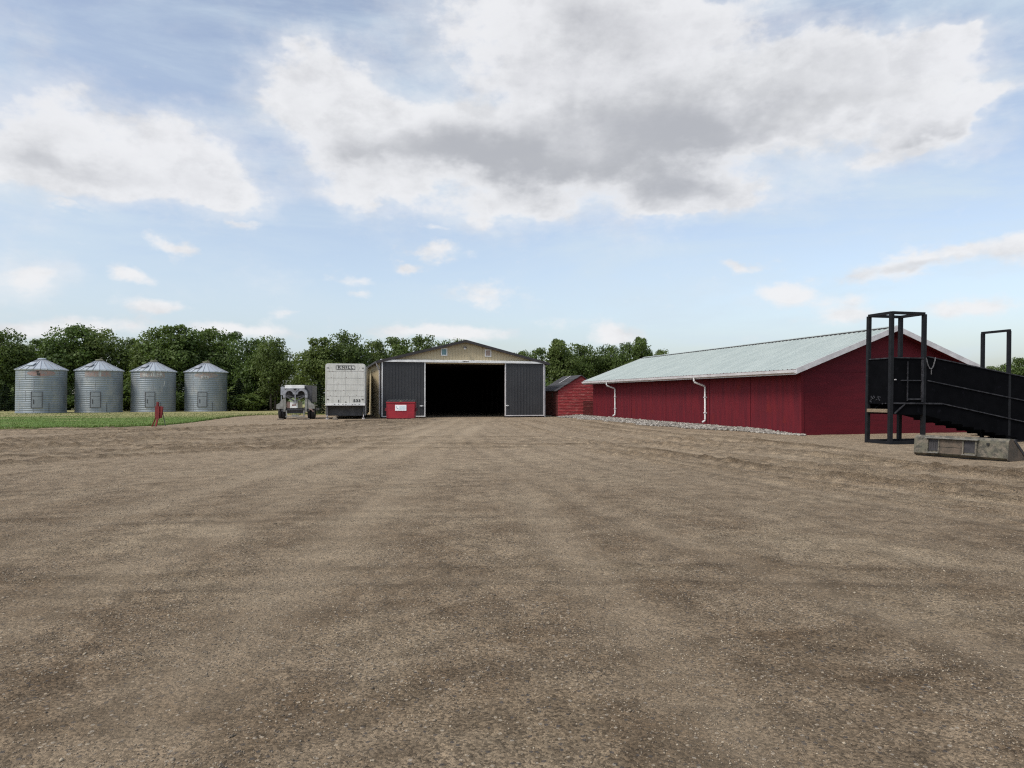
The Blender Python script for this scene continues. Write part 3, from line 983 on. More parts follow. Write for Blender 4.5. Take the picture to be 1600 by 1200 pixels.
# crushed stone along the barn's long wall
n = 9000
s_ = RNG.uniform(-0.4, 29.5, n)
wdt = np.clip(0.35 + s_ * 0.17, 0.3, 1.9) * (1 + 0.35 * np.sin(s_ * 1.3) * 0.5)
t_ = -0.03 - np.abs(RNG.normal(0, 0.45, n)) * wdt
t_ = np.where(RNG.random(n) < 0.8, -0.03 - RNG.random(n) * wdt, t_)
xs_ = np.array([BP(a, b)[0] for a, b in zip(t_, s_)])
ys_ = np.array([BP(a, b)[1] for a, b in zip(t_, s_)])
mound = 0.14 * np.clip(1 + t_ / (wdt + 0.2), 0, 1) * np.clip(s_ / 3, 0.2, 1)
k = RNG.random(n) < np.clip(1.2 - (-t_ / (wdt + 0.01)) * 0.55, 0.2, 1)
MT['stone'] = stone_mat('crushed_stone', (0.11, 0.10, 0.088), (0.235, 0.215, 0.185), (0.43, 0.40, 0.35))
zz = mound * RNG.uniform(0.75, 1.05, n)
o = stones('crushed_stone', xs_[k], ys_[k], zz[k] + 0.01, 0.026 + 0.045 * RNG.random(k.sum()) ** 1.5, MT['stone'], ico(), 0.75, 0.2, smooth=False)
tag(o, 'pale crushed stone banked along the red barn wall', 'stones', kind='stuff')
# a few bigger stones scattered out onto the yard
mb = MB()

# ------------------------------------------------------------------ tan shed with sliding doors
SRZ = math.atan2(0.2607, 0.9654)
SB = (-9.51, 51.5)
SW, SL, SH, SR = 12.42, 24.0, 4.22, 5.78
shed = thing('machine_shed', 'large tan metal shed with dark sliding doors standing open', 'shed', (*SB, 0), SRZ)
sx = SW / 2
ssl = (SR - SH) / sx


def sz(x):
    return SR - ssl * abs(x - sx)


# gable sheet above the header
mb = MB()
mb.ribbed(0.0, SW, lambda q, e, t: (q, -t, (sz(q) - 0.06) if e else 4.0), 0.229, 0.022, 0.06)
gw = mb.build('gable_wall', MT['tan'], shed)
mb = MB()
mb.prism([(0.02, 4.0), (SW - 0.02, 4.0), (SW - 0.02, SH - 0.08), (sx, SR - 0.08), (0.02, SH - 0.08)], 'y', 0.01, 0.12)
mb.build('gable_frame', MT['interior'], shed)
# front wall strips beside the opening
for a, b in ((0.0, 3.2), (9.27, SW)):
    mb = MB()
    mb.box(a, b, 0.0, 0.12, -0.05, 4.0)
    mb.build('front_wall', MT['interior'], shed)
for xw, s in ((0.0, -1), (SW, 1)):
    mb = MB()
    mb.ribbed(0.0, SL, lambda q, e, t: (xw + s * t, q, SH if e else 0.0), 0.229, 0.022, 0.06)
    swl = mb.build('side_wall', MT['tan'], shed)
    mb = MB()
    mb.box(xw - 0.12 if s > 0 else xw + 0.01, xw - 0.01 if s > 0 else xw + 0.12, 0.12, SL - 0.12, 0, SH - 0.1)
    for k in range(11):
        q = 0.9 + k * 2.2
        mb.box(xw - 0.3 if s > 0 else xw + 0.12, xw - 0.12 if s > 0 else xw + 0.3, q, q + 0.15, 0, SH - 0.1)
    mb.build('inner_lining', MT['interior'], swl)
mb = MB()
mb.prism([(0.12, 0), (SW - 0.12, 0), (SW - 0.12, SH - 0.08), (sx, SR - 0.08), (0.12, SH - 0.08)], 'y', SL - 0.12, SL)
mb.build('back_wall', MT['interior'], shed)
for s in (-1, 1):
    mb = MB()
    xe = -0.28 if s < 0 else SW + 0.28
    mb.ribbed(-0.28, SL + 0.28, lambda q, e, t: ((sx if e else xe), q, (SR if e else sz(xe)) + t), 0.305, 0.028, 0.07)
    ro = mb.build('roof', MT['charcoal'], shed)
    mb = MB()
    mb.prism([(xe, sz(xe) - 0.06), (sx, SR - 0.06), (sx, SR - 0.008), (xe, sz(xe) - 0.008)], 'y', -0.26, SL + 0.26)
    mb.build('roof_deck', MT['interior'], ro)
    mb = MB()
    mb.prism([(xe, sz(xe) - 0.17), (sx, SR - 0.17), (sx, SR + 0.03), (xe, sz(xe) + 0.03)], 'y', -0.32, -0.285)
    mb.build('rake_trim', MT['dark_trim'], shed)
    mb = MB()
    mb.box(min(xe, xe + 0.1 * s), max(xe, xe + 0.1 * s), -0.28, SL + 0.28, sz(xe) - 0.14, sz(xe) - 0.0)
    mb.build('gutter', MT['dark_trim'], shed)
# trusses inside
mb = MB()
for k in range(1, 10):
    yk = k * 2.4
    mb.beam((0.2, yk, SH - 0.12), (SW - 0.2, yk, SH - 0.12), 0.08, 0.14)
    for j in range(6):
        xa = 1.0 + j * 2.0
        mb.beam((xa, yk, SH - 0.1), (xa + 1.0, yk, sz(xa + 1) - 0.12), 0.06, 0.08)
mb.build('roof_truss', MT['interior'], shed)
# header track cover
mb = MB()
mb.prism([(-0.30, 4.09), (-0.30, 4.24), (-0.02, 4.29), (-0.02, 4.09)], 'x', -0.05, SW + 0.08)
hd = mb.build('door_track', MT['white_trim'], shed)
mb = MB()
for k, (a, b) in enumerate(((0, .05), (.08, .17), (.20, .25), (.28, .37), (.40, .45))):
    mb.box(5.97 + a, 5.97 + b, -0.305, -0.301, 4.14, 4.21)
mb.build('maker_plate', MT['weathered'], hd)
# sliding doors
for a, b in ((0.04, 3.21), (9.25, 12.36)):
    mb = MB()
    mb.ribbed(a + 0.07, b - 0.07, lambda q, e, t: (q, -0.19 - t, 4.08 if e else 0.16), 0.229, 0.02, 0.06)
    mb.box(a + 0.05, b - 0.05, -0.185, -0.10, 0.16, 4.08)
    dr = mb.build('sliding_door', MT['charcoal'], shed)
    mb = MB()
    mb.box(a, a + 0.075, -0.225, -0.09, 0.09, 4.08)
    mb.box(b - 0.075, b, -0.225, -0.09, 0.09, 4.08)
    mb.box(a + 0.075, b - 0.075, -0.225, -0.09, 0.09, 0.165)
    mb.build('door_frame', MT['white_trim'] if a < 1 else MT['gutter'], dr)
    mb = MB()
    hx = b - 0.42 if a < 1 else a + 0.02
    mb.box(hx, hx + 0.26, -0.27, -0.228, 0.86, 0.92)
    mb.box(hx + 0.09, hx + 0.15, -0.30, -0.27, 0.84, 0.94)
    mb.build('handle', MT['white_trim'], dr)
mb = MB()
mb.box(-0.06, 0.03, -0.09, 0.0, 0, 4.0)
mb.build('corner_trim', MT['dark_trim'], shed)
mb = MB()
mb.box(SW - 0.03, SW + 0.06, -0.09, 0.0, 0, 4.0)
mb.build('corner_trim', MT['gutter'], shed)
# gable windows
for i, (a, b, z0, z1) in enumerate(((4.38, 4.86, 4.60, 5.16), (7.72, 8.22, 4.58, 5.12))):
    mb = MB()
    mb.box(a, b, -0.05, -0.025, z0, z0 + 0.07)
    mb.box(a, b, -0.05, -0.025, z1 - 0.07, z1)
    mb.box(a, a + 0.07, -0.05, -0.025, z0 + 0.07, z1 - 0.07)
    mb.box(b - 0.07, b, -0.05, -0.025, z0 + 0.07, z1 - 0.07)
    wf = mb.build('window', MT['white_trim'], shed)
    mb = MB()
    mb.box(a + 0.07, b - 0.07, -0.036, -0.026, z0 + 0.07, z1 - 0.07)
    mb.build('pane', MT['glass'] if i == 0 else MT['glass_warm'], wf)
# yard light in the gable peak
mb = MB()
mb.tube([(6.12, -0.02, 5.30), (6.12, -0.25, 5.32), (6.12, -0.42, 5.26)], 0.03, 8)
yl = mb.build('yard_light', MT['dark_trim'], shed)
mb = MB()
mb.lathe([(0.02, 5.30), (0.10, 5.28), (0.17, 5.20), (0.15, 5.19), (0.0, 5.22)], 16, c=(6.12, -0.45))
mb.build('lamp_shade', MT['dark_trim'], yl)
mb = MB()
mb.lathe([(0.0, 5.06), (0.06, 5.08), (0.09, 5.14), (0.08, 5.2), (0.0, 5.21)], 12, c=(6.12, -0.45))
mb.build('lamp', MT['white_trim'], yl)
mb = MB()
mb.tube([(-0.35, -0.22, 4.05), (-0.30, -0.1, 3.85), (-0.10, 0.10, 3.5), (-0.08, 0.12, 0.3)], 0.045, 8)
mb.build('downspout', MT['gutter'], shed)

# ------------------------------------------------------------------ small old red shed
RB = (3.57, 55.0)
oshed = thing('small_red_shed', 'small weathered red clapboard shed with sagging dark shingle roof', 'shed', (*RB, 0), RZ)
ow, ol, oh, orr = 3.7, 4.2, 2.12, 3.22
oslp = (orr - oh) / (ow / 2)


def clap(mb, axis, a, b, at, z0, ztop, out_, lap=0.115):
    """lapped boards; ztop(q) caps the height"""
    z = z0
    while z < ztop(None):
        z1 = z + lap
        q0, q1 = a, b
        if axis == 'y0':       # gable: trim board ends by the roof slope
            if z1 > oh:
                q0 = (z1 - oh) / oslp
                q1 = ow - q0
                if q1 - q0 < 0.1: break
            mb.add([(q0, at, z), (q1, at, z), (q1, at + out_ * 1.0, z), (q0, at + out_, z), (q0, at, z1), (q1, at, z1), (q0, at + out_ * 0.3, z1), (q1, at + out_ * 0.3, z1)],
                   [(0, 1, 2, 3), (3, 2, 7, 6), (6, 7, 5, 4), (0, 3, 6, 4), (1, 5, 7, 2)])
        else:
            mb.add([(at, q0, z), (at, q1, z), (at + out_, q1, z), (at + out_, q0, z), (at, q0, z1), (at, q1, z1), (at + out_ * 0.3, q0, z1), (at + out_ * 0.3, q1, z1)],
                   [(0, 1, 2, 3), (3, 2, 7, 6), (6, 7, 5, 4), (0, 3, 6, 4), (1, 5, 7, 2)])
        z = z1
    return mb


mb = MB()
mb.prism([(0.03, 0.05), (ow - 0.03, 0.05), (ow - 0.03, oh), (ow / 2, orr - 0.03), (0.03, oh)], 'y', 0.0, 0.08)
clap(mb, 'y0', 0.0, ow, 0.0, 0.10, lambda q: orr, -0.045)
gwall = mb.build('gable_wall', MT['clap'], oshed)
mb = MB()
for k in range(10):
    z = 0.13 + k * 0.115
    mb.box(2.02 + 0.02 * (k % 2), 3.66, -0.050 - 0.004 * (k % 3), -0.030, z, z + 0.085)
mb.build('loose_boards', MT['clap_dark'], oshed)
mb = MB()
mb.box(0.0, 0.08, 0.08, ol - 0.08, 0.05, oh)
clap(mb, 'x0', 0.0, ol, 0.0, 0.10, lambda q: oh - 0.05, -0.028)
mb.build('side_wall', MT['clap_dark'], oshed)
mb = MB()
mb.box(ow - 0.08, ow, 0.08, ol - 0.08, 0.05, oh)
mb.build('side_wall', MT['clap'], oshed)
mb = MB()
mb.prism([(0.03, 0.05), (ow - 0.03, 0.05), (ow - 0.03, oh), (ow / 2, orr - 0.03), (0.03, oh)], 'y', ol - 0.08, ol)
mb.build('gable_wall', MT['clap_dark'], oshed)
mb = MB()
mb.box(-0.06, 0.0 - 0.03, 1.25, 1.45, 1.55, 1.85)
mb.build('hatch', MT['dark_trim'], oshed)
for s in (-1, 1):
    # shingle courses stepping up the slope
    mb = MB()
    xe = -0.22 if s < 0 else ow + 0.22
    nc = 10
    for k in range(nc):
        xa = xe + (ow / 2 - xe) * k / nc
        xb = xe + (ow / 2 - xe) * (k + 1.12) / nc if k < nc - 1 else ow / 2
        za = orr + 0.02 - oslp * abs(xa - ow / 2) - 0.03 * math.sin(k * 1.7)
        zb = orr + 0.02 - oslp * abs(xb - ow / 2)
        mb.add([(xa, -0.18, za + 0.03), (xa, ol + 0.18, za + 0.03), (xb, ol + 0.18, zb + 0.012), (xb, -0.18, zb + 0.012), (xa, -0.18, za - 0.03), (xa, ol + 0.18, za - 0.03), (xb, ol + 0.18, zb - 0.03), (xb, -0.18, zb - 0.03)],
               [(0, 1, 2, 3), (7, 6, 5, 4), (0, 4, 5, 1), (3, 2, 6, 7), (0, 3, 7, 4), (1, 5, 6, 2)])
    r_ = mb.build('roof', MT['shingle'], oshed)
    if s < 0:
        mb = MB()
        f0 = lambda x: orr + 0.05 - oslp * abs(x - ow / 2)
        mb.add([(0.75, 2.05, f0(0.75) + 0.03), (1.75, 2.05, f0(1.75) + 0.03), (1.75, 2.22, f0(1.75) + 0.03), (0.75, 2.22, f0(0.75) + 0.03)], [(0, 1, 2, 3)])
        mb.build('patch_strip', MT['gutter'], r_)
mb = MB()
mb.box(0.05, ow - 0.05, -0.05, 0.12, 0.0, 0.09)
mb.build('sill', MT['grey_wood'], oshed)

# ------------------------------------------------------------------ grain bins
BR, BH, BT = 2.02, 4.0, 4.92
BINR = bin_roof_mat()
MT['bin_door'] = pmat('bin_door_steel', (0.25, 0.275, 0.295), (0.205, 0.225, 0.24), 3.0, 0.5, 0.35, c3=(0.22, 0.20, 0.14), s3=2.0)
BIN = [(65, 65.9, 'leftmost galvanised grain bin with oval emblem and dark marks above its hatch'),
       (155, 68.3, 'second galvanised grain bin from left with faded lettering under the roof'),
       (240, 70.6, 'galvanised grain bin directly behind the small red stand with pale lettering'),
       (322, 72.7, 'rightmost galvanised grain bin beside the dark trees, pale oval emblem')]
for i, (px, Yc, lab) in enumerate(BIN):
    Xc = (px - 800) / 1110 * Yc
    face = math.atan2(-Yc, -Xc)          # direction towards the yard
    bn_ = thing('grain_bin', lab, 'grain bin', (Xc, Yc, 0.05), 0, 'four galvanised grain bins on the lawn')
    prof = [(BR + 0.03, -0.1), (BR + 0.03, 0.06), (BR, 0.08)]
    z = 0.08
    while z < BH - 0.05:
        prof += [(BR, z + 0.06), (BR - 0.015, z + 0.10), (BR - 0.015, z + 0.13), (BR, z + 0.17)]
        z += 0.20
    prof.append((BR, BH))
    mb = MB()
    mb.lathe(prof, 72)
    wall = mb.build('wall', bin_mat(i + 1), bn_, smooth=False)
    # vertical sheet seams
    for lv in range(4):
        for k in (-1, 0, 1):
            a = face + k * 0.70 + (0.35 if lv % 2 else 0) + 0.13 * i - 0.3
            z0 = 0.1 + lv * 0.97
            mb = MB()
            mb.beam((BR * math.cos(a), BR * math.sin(a), z0), (BR * math.cos(a), BR * math.sin(a), z0 + 0.95), 0.035, 0.014, up=(math.cos(a), math.sin(a), 0))
            mb.build('sheet_seam', MT['machine_chute'], wall)
    # roof: ribbed cone
    mb = MB()
    ns = 24
    ro_, ri = BR + 0.12, 0.32
    for k in range(ns):
        a0, a1 = 2 * math.pi * k / ns, 2 * math.pi * (k + 1) / ns
        p = lambda r, a, z: (r * math.cos(a), r * math.sin(a), z)
        mb.add([p(ro_, a0, BH - 0.03), p(ro_, a1, BH - 0.03), p(ri, a1, BT), p(ri, a0, BT)], [(0, 1, 2, 3)])
    mb.lathe([(ro_, BH - 0.03), (ro_ - 0.02, BH - 0.07), (BR - 0.02, BH - 0.02)], ns)
    rf = mb.build('roof', BINR, bn_)
    mb = MB()
    for k in range(ns):
        a0 = 2 * math.pi * k / ns
        mb.beam((ro_ * math.cos(a0), ro_ * math.sin(a0), BH - 0.01), (ri * math.cos(a0), ri * math.sin(a0), BT + 0.015), 0.045, 0.05)
    mb.build('roof_rib', MT['machine_chute'], rf)
    mb = MB()
    mb.lathe([(ri + 0.02, BT - 0.04), (ri + 0.02, BT + 0.07), (ri + 0.06, BT + 0.08), (ri - 0.05, BT + 0.14), (0.0, BT + 0.17)], 20)
    cap = mb.build('cap', BINR if i == 0 else MT['machine_khaki'], bn_)
    if i > 0:
        mb = MB()
        mb.beam((-0.38, 0, BT + 0.14), (0.34, 0.0, BT + 0.17), 0.06, 0.05)
        mb.beam((0.05, -0.15, BT + 0.15), (0.2, 0.1, BT + 0.34), 0.05, 0.04)
        mb.build('lid_lever', MT['machine_khaki'], cap)
    # roof hatch
    a = face - 0.62
    c, s = math.cos(a), math.sin(a)
    rr = 1.30
    zc = BH - 0.03 + (ro_ - rr) / (ro_ - ri) * (BT - BH + 0.03)
    mb = MB()
    tdir = Vector((-s, c, 0))
    odir = Vector((c * (ro_ - ri), s * (ro_ - ri), -(BT - BH))).normalized()
    nrm = odir.cross(tdir)
    if nrm.z < 0: nrm = -nrm
    ctr = Vector((c * rr, s * rr, zc)) + nrm * 0.05
    pts = []
    for h in (0, 0.07):
        for q, t in ((-0.28, -0.3), (0.28, -0.3), (0.28, 0.3), (-0.28, 0.3)):
            pts.append(ctr + nrm * h + tdir * q + odir * t)
    mb.add(pts, [(0, 1, 2, 3), (7, 6, 5, 4), (0, 4, 5, 1), (1, 5, 6, 2), (2, 6, 7, 3), (3, 7, 4, 0)])
    mb.build('roof_hatch', MT['machine_chute'] if i else BINR, bn_)
    # wall door, curved with the wall
    dofs = [-0.13, -0.10, -0.10, -0.12][i]

    def arc(mb, a0, a1, z0, z1, r, n=8):
        vs, fs = [], []
        for k in range(n + 1):
            a = a0 + (a1 - a0) * k / n
            for rr_, zz_ in ((r - 0.04, z0), (r, z0), (r, z1), (r - 0.04, z1)):
                vs.append((rr_ * math.cos(a), rr_ * math.sin(a), zz_))
        for k in range(n):
            for j in range(4):
                p0, p1 = k * 4 + j, k * 4 + (j + 1) % 4
                fs.append((p0, p1, p1 + 4, p0 + 4))
        fs += [(0, 3, 2, 1), (n * 4, n * 4 + 1, n * 4 + 2, n * 4 + 3)]
        mb.add(vs, fs)
    ad = face + dofs * 1.0 - 0.05
    mb = MB()
    arc(mb, ad - 0.19, ad + 0.19, 0.52, 1.92, BR + 0.04)
    dr = mb.build('door', MT['bin_door'], bn_)
    mb = MB()
    for (u0, u1, z0, z1) in ((-0.22, -0.19, 0.48, 1.96), (0.19, 0.22, 0.48, 1.96), (-0.19, 0.19, 0.48, 0.52), (-0.19, 0.19, 1.92, 1.96), (-0.19, 0.19, 1.52, 1.55)):
        arc(mb, ad + u0, ad + u1, z0, z1, BR + 0.055, 3)
    arc(mb, ad - 0.13, ad - 0.10, 0.85, 1.25, BR + 0.07, 2)
    mb.build('door_frame', MT['machine_box'], dr)
    # small unload stub
    mb = MB()
    arc(mb, ad + 0.46, ad + 0.475, 0.08, 0.95, BR + 0.03, 2)
    mb.build('seam_strip', MT['machine_box'], bn_)
    # emblems
    if i in (0, 3):
        mb = MB()
        vs, fs = [], []
        ca = face + (-0.02 if i == 0 else 0.0)
        N = 40
        ring = []
        for jj in range(7):
            f = jj / 6
            for k in range(N):
                t = 2 * math.pi * k / N
                aa = ca + 0.56 * f * math.cos(t)
                z_ = 3.62 + 0.27 * f * math.sin(t)
                vs.append(((BR + 0.012) * math.cos(aa), (BR + 0.012) * math.sin(aa), z_))
        for jj in range(6):
            for k in range(N):
                a_, b_ = jj * N + k, jj * N + (k + 1) % N
                fs.append((a_, b_, b_ + N, a_ + N))
        mb.add(vs, fs)
        ov = mb.build('faded_emblem', MT['faded_red'] if i == 0 else MT['oval'], bn_)
        mb = MB()
        cc = face + (-0.14 if i == 0 else -0.05)
        if i == 0:
            for (u, z_, du, dz_) in ((-0.015, 3.58, 0.03, 0.10), (0.055, 3.52, 0.03, 0.11), (0.02, 3.48, 0.05, 0.05), (-0.01, 3.76, 0.05, 0.06)):
                arc(mb, cc + u - du, cc + u + du, z_ - dz_, z_ + dz_, BR + 0.02, 2)
        else:
            for (u, z_, du, dz_) in ((-0.05, 3.46, 0.03, 0.05), (0.05, 3.46, 0.03, 0.05), (0.0, 3.34, 0.13, 0.02)):
                arc(mb, cc + u - du, cc + u + du, z_ - dz_, z_ + dz_, BR + 0.022, 2)
        mb.build('dark_marks', MT['weathered'], ov)
        if i == 3:
            mb = MB()
            arc(mb, cc - 0.17, cc + 0.17, 3.24, 3.56, BR + 0.016, 6)
            mb.build('pale_patch', MT['faded_white'], ov)
    else:
        mb = MB()
        arc(mb, face - 0.62, face + 0.50, 3.36, 3.90, BR + 0.010, 24)
        bd = mb.build('name_band', MT['oval'], bn_)
        cen = face - 0.05

        def bend(p, cen=cen):
            a = cen + p.x / BR
            r = BR + 0.014 + p.z
            return Vector((r * math.cos(a), r * math.sin(a), 3.63 + p.y))
        text_mesh('BUTLER', 0.52, 'lettering', MT['faded_white'] if i == 2 else MT['faded_red'], bd, None, 0.012, 1.02, 0.002, bend)
        mb = MB()
        for (u, z_, du, dz_) in ((0.02, 3.63, 0.05, 0.26), (0.28, 2.95, 0.02, 0.22)) if i == 1 else ((0.03, 3.66, 0.06, 0.24), (-0.2, 3.52, 0.03, 0.07), (0.48, 2.85, 0.015, 0.22), (0.45, 2.55, 0.02, 0.08)):
            arc(mb, face + u - du, face + u + du, z_ - dz_, z_ + dz_, BR + 0.018, 2)
        mb.build('bleached_streaks', MT['faded_white'], wall)

# ------------------------------------------------------------------ KNILL trailer
TD = Vector((-0.175, 1.0, 0)).normalized()
TRZ = math.atan2(-TD.x, TD.y)
TY = 48.7
TW = 2.68
tx0 = (508.5 - 800) / 1110 * TY
trl = thing('box_trailer', 'old white box trailer parked beside the tan shed', 'trailer', (tx0 + TW / 2, TY + 0.1, 0), TRZ)
hw = TW / 2
TB, TT, TLn = 0.98, 3.84, 12.0
mb = MB()
rc_ = 0.13
rp = [(-hw, TB), (hw, TB), (hw, TT - rc_), (hw - rc_ * 0.3, TT - rc_ * 0.3), (hw - rc_, TT), (-hw + rc_, TT), (-hw + rc_ * 0.3, TT - rc_ * 0.3), (-hw, TT - rc_)]
mb.prism(rp, 'y', 0, TLn)
body = mb.build('body', MT['trailer'], trl, bevel=0.03)
mb = MB()
for z in (3.30, 2.84, 2.38, 1.97, 1.60):
    mb.box(-hw + 0.07, hw - 0.07, -0.008, 0.004, z, z + 0.022)
for x in (-0.33, 0.26):
    mb.box(x, x + 0.018, -0.008, 0.004, 1.12, 1.60)
for k in range(3):
    x = -hw + 0.56 + k * 0.78
    mb.box(x, x + 0.008, -0.0075, 0.004, 1.62, 3.30)
mb.box(-hw + 0.08, -hw + 0.10, -0.0075, 0.004, 1.1, 3.6)
mb.box(hw - 0.10, hw - 0.08, -0.0075, 0.004, 1.1, 3.6)
mb.beam((-0.98, -0.002, 3.62), (-0.82, -0.002, 3.33), 0.012, 0.012)
mb.beam((0.98, -0.002, 3.62), (0.82, -0.002, 3.33), 0.012, 0.012)
mb.build('rivet_seam', MT['trailer_line'], body)
mb = MB()
rnd = random.Random(8)
for k in range(26):
    x, z = rnd.uniform(-hw + 0.1, hw - 0.15), rnd.choice((3.31, 2.85, 2.39, 1.98, 1.61)) + rnd.uniform(-0.05, 0.05)
    mb.box(x, x + rnd.uniform(0.02, 0.07), -0.010, 0.003, z, z + rnd.uniform(0.015, 0.04))
mb.build('rust_spots', MT['machine_brown'], body)
# name plate: frame outline and letters
mb = MB()
fx, fz0, fz1 = 0.63, 3.44, 3.70
pts = []
for cx_, cz_, a0 in ((fx - 0.05, fz1 - 0.05, 0), (-fx + 0.05, fz1 - 0.05, 90), (-fx + 0.05, fz0 + 0.05, 180), (fx - 0.05, fz0 + 0.05, 270)):
    for j in range(4):
        a = math.radians(a0 + j * 30)
        pts.append((cx_ + 0.05 * math.cos(a), -0.012, cz_ + 0.05 * math.sin(a)))
pts.append(pts[0])
for p, q in zip(pts[:-1], pts[1:]):
    mb.beam(p, q, 0.016, 0.022)
npl = mb.build('name_frame', MT['letter'], body)
MX = Matrix(((1, 0, 0, 0), (0, 0, -1, 0), (0, 1, 0, 0), (0, 0, 0, 1)))
text_mesh('KNILL', 0.25, 'lettering', MT['letter'], npl, Matrix.Translation((0.0, -0.014, 3.57)) @ MX, 0.004, 1.32, 0.003, None, 1.22)
text_mesh('533', 0.26, 'number', MT['letter'], body, Matrix.Translation((0.78, -0.012, 1.28)) @ MX, 0.008, 1.2, 0.003, None, 1.1)
text_mesh('1', 0.24, 'number', MT['letter'], body, Matrix.Translation((-0.44, -0.012, 1.25)) @ MX, 0.014, 1.0, 0.003)
mb = MB()
mb.prism([(-0.03, 1.17), (0.09, 1.17), (0.03, 1.25)], 'y', -0.014, 0.0)
for x in (-0.75, -0.5, -0.2, 0.0, 0.45, 0.62, 0.9):
    mb.box(x, x + 0.08, -0.034, -0.0295, 1.02, 1.06)
mb.build('placard', MT['letter'], body)
mb = MB()
mb.box(-hw + 0.01, hw - 0.01, -0.03, 0.0, TB - 0.02, TB + 0.12)
mb.build('lower_rail', MT['white_trim'], body)
mb = MB()
for x in (-hw + 0.12, hw - 0.24):
    mb.box(x, x + 0.12, -0.025, 0.0, 1.36, 1.42)
    mb.box(x, x + 0.12, -0.025, 0.0, 3.52, 3.56)
mb.build('marker_lamp', MT['weathered'], body)
mb = MB()
mb.box(-hw + 0.13, hw - 0.20, 0.75, 0.85, 0.24, TB)
mb.box(-hw + 0.05, hw - 0.05, 0.85, 10.5, 0.45, TB)
mb.build('drop_bulkhead', MT['machine_box'], trl)
mb = MB()
for s in (-1, 1):
    x = s * (hw - 0.03)
    mb.box(min(x, x + 0.02 * s), max(x, x + 0.02 * s), 0.35, 11.5, 0.26, TB)
mb.build('side_skirt', MT['trailer'], trl)
for s in (-1, 1):
    mb = MB()
    x = s * (hw - 0.12)
    mb.box(x - 0.05, x + 0.05, 0.25, 0.35, 0.10, TB)
    lg = mb.build('landing_leg', MT['machine_box'], trl)
    mb = MB()
    mb.box(x - 0.10, x + 0.10, 0.18, 0.42, 0.0, 0.10)
    mb.tube([(x - 0.02, 0.16, 0.2), (x + 0.02, 0.16, 0.2)], 0.12, 12)
    mb.build('foot', MT['gutter'], lg)
for yk in (9.2, 10.4):
    for s in (-1, 1):
        mb = MB()
        x = s * (hw - 0.32)
        prof = [(0.27, -0.13), (0.44, -0.14), (0.48, -0.10), (0.48, 0.10), (0.44, 0.14), (0.27, 0.13)]
        vs, fs = [], []
        for r, o_ in prof:
            for k in range(24):
                a = 2 * math.pi * k / 24
                vs.append((x + o_, yk + r * math.cos(a), 0.48 + r * math.sin(a)))
        for i2 in range(5):
            for k in range(24):
                a_, b_ = i2 * 24 + k, i2 * 24 + (k + 1) % 24
                fs.append((a_, b_, b_ + 24, a_ + 24))
        mb.add(vs, fs)
        mb.build('wheel', MT['rubber'], trl)
# block and a stick under the nose
bk = MB()
bk.box(-0.16, 0.16, -0.12, 0.12, 0.0, 0.11)
bk.box(-0.11, 0.11, -0.10, 0.10, 0.11, 0.21)
cx_, cy_ = P(524, 656.2)
b_o = bk.build('wood_block', MT['grey_wood'], None, bevel=0.008)
b_o.location = (cx_, cy_, 0.01)
tag(b_o, 'short wooden block on the gravel under the white trailer nose', 'block')

# ------------------------------------------------------------------ farm machine (seen from its end)
MXc, MYc = (461.5 - 800) / 1110 * 49.2, 49.2
mach = thing('farm_machine', 'grey wheeled farm machine with two arched steel chutes', 'machine', (MXc, MYc, 0), math.radians(6))
mb = MB()
mb.box(-0.62, 0.45, 0.15, 0.35, 0.62, 0.80)
mb.box(-0.95, -0.80, 0.1, 4.2, 0.55, 0.72)
mb.box(0.80, 0.95, 0.1, 4.2, 0.55, 0.72)
mb.box(-0.80, 0.80, 3.9, 4.1, 0.55, 0.72)
mb.box(-0.62, 0.60, 0.36, 0.50, 0.40, 0.62)
mb.build('chassis', MT['machine_box'], mach)
mb = MB()
mb.box(-0.68, 0.70, -0.02, 0.05, 0.14, 0.20)
mb.box(-0.25, 0.22, 0.0, 0.07, 0.22, 0.32)
mb.box(-0.62, -0.55, 0.0, 0.06, 0.20, 0.62)
mb.box(0.55, 0.62, 0.0, 0.06, 0.20, 0.62)
mb.build('bumper', MT['machine_grey'], mach)
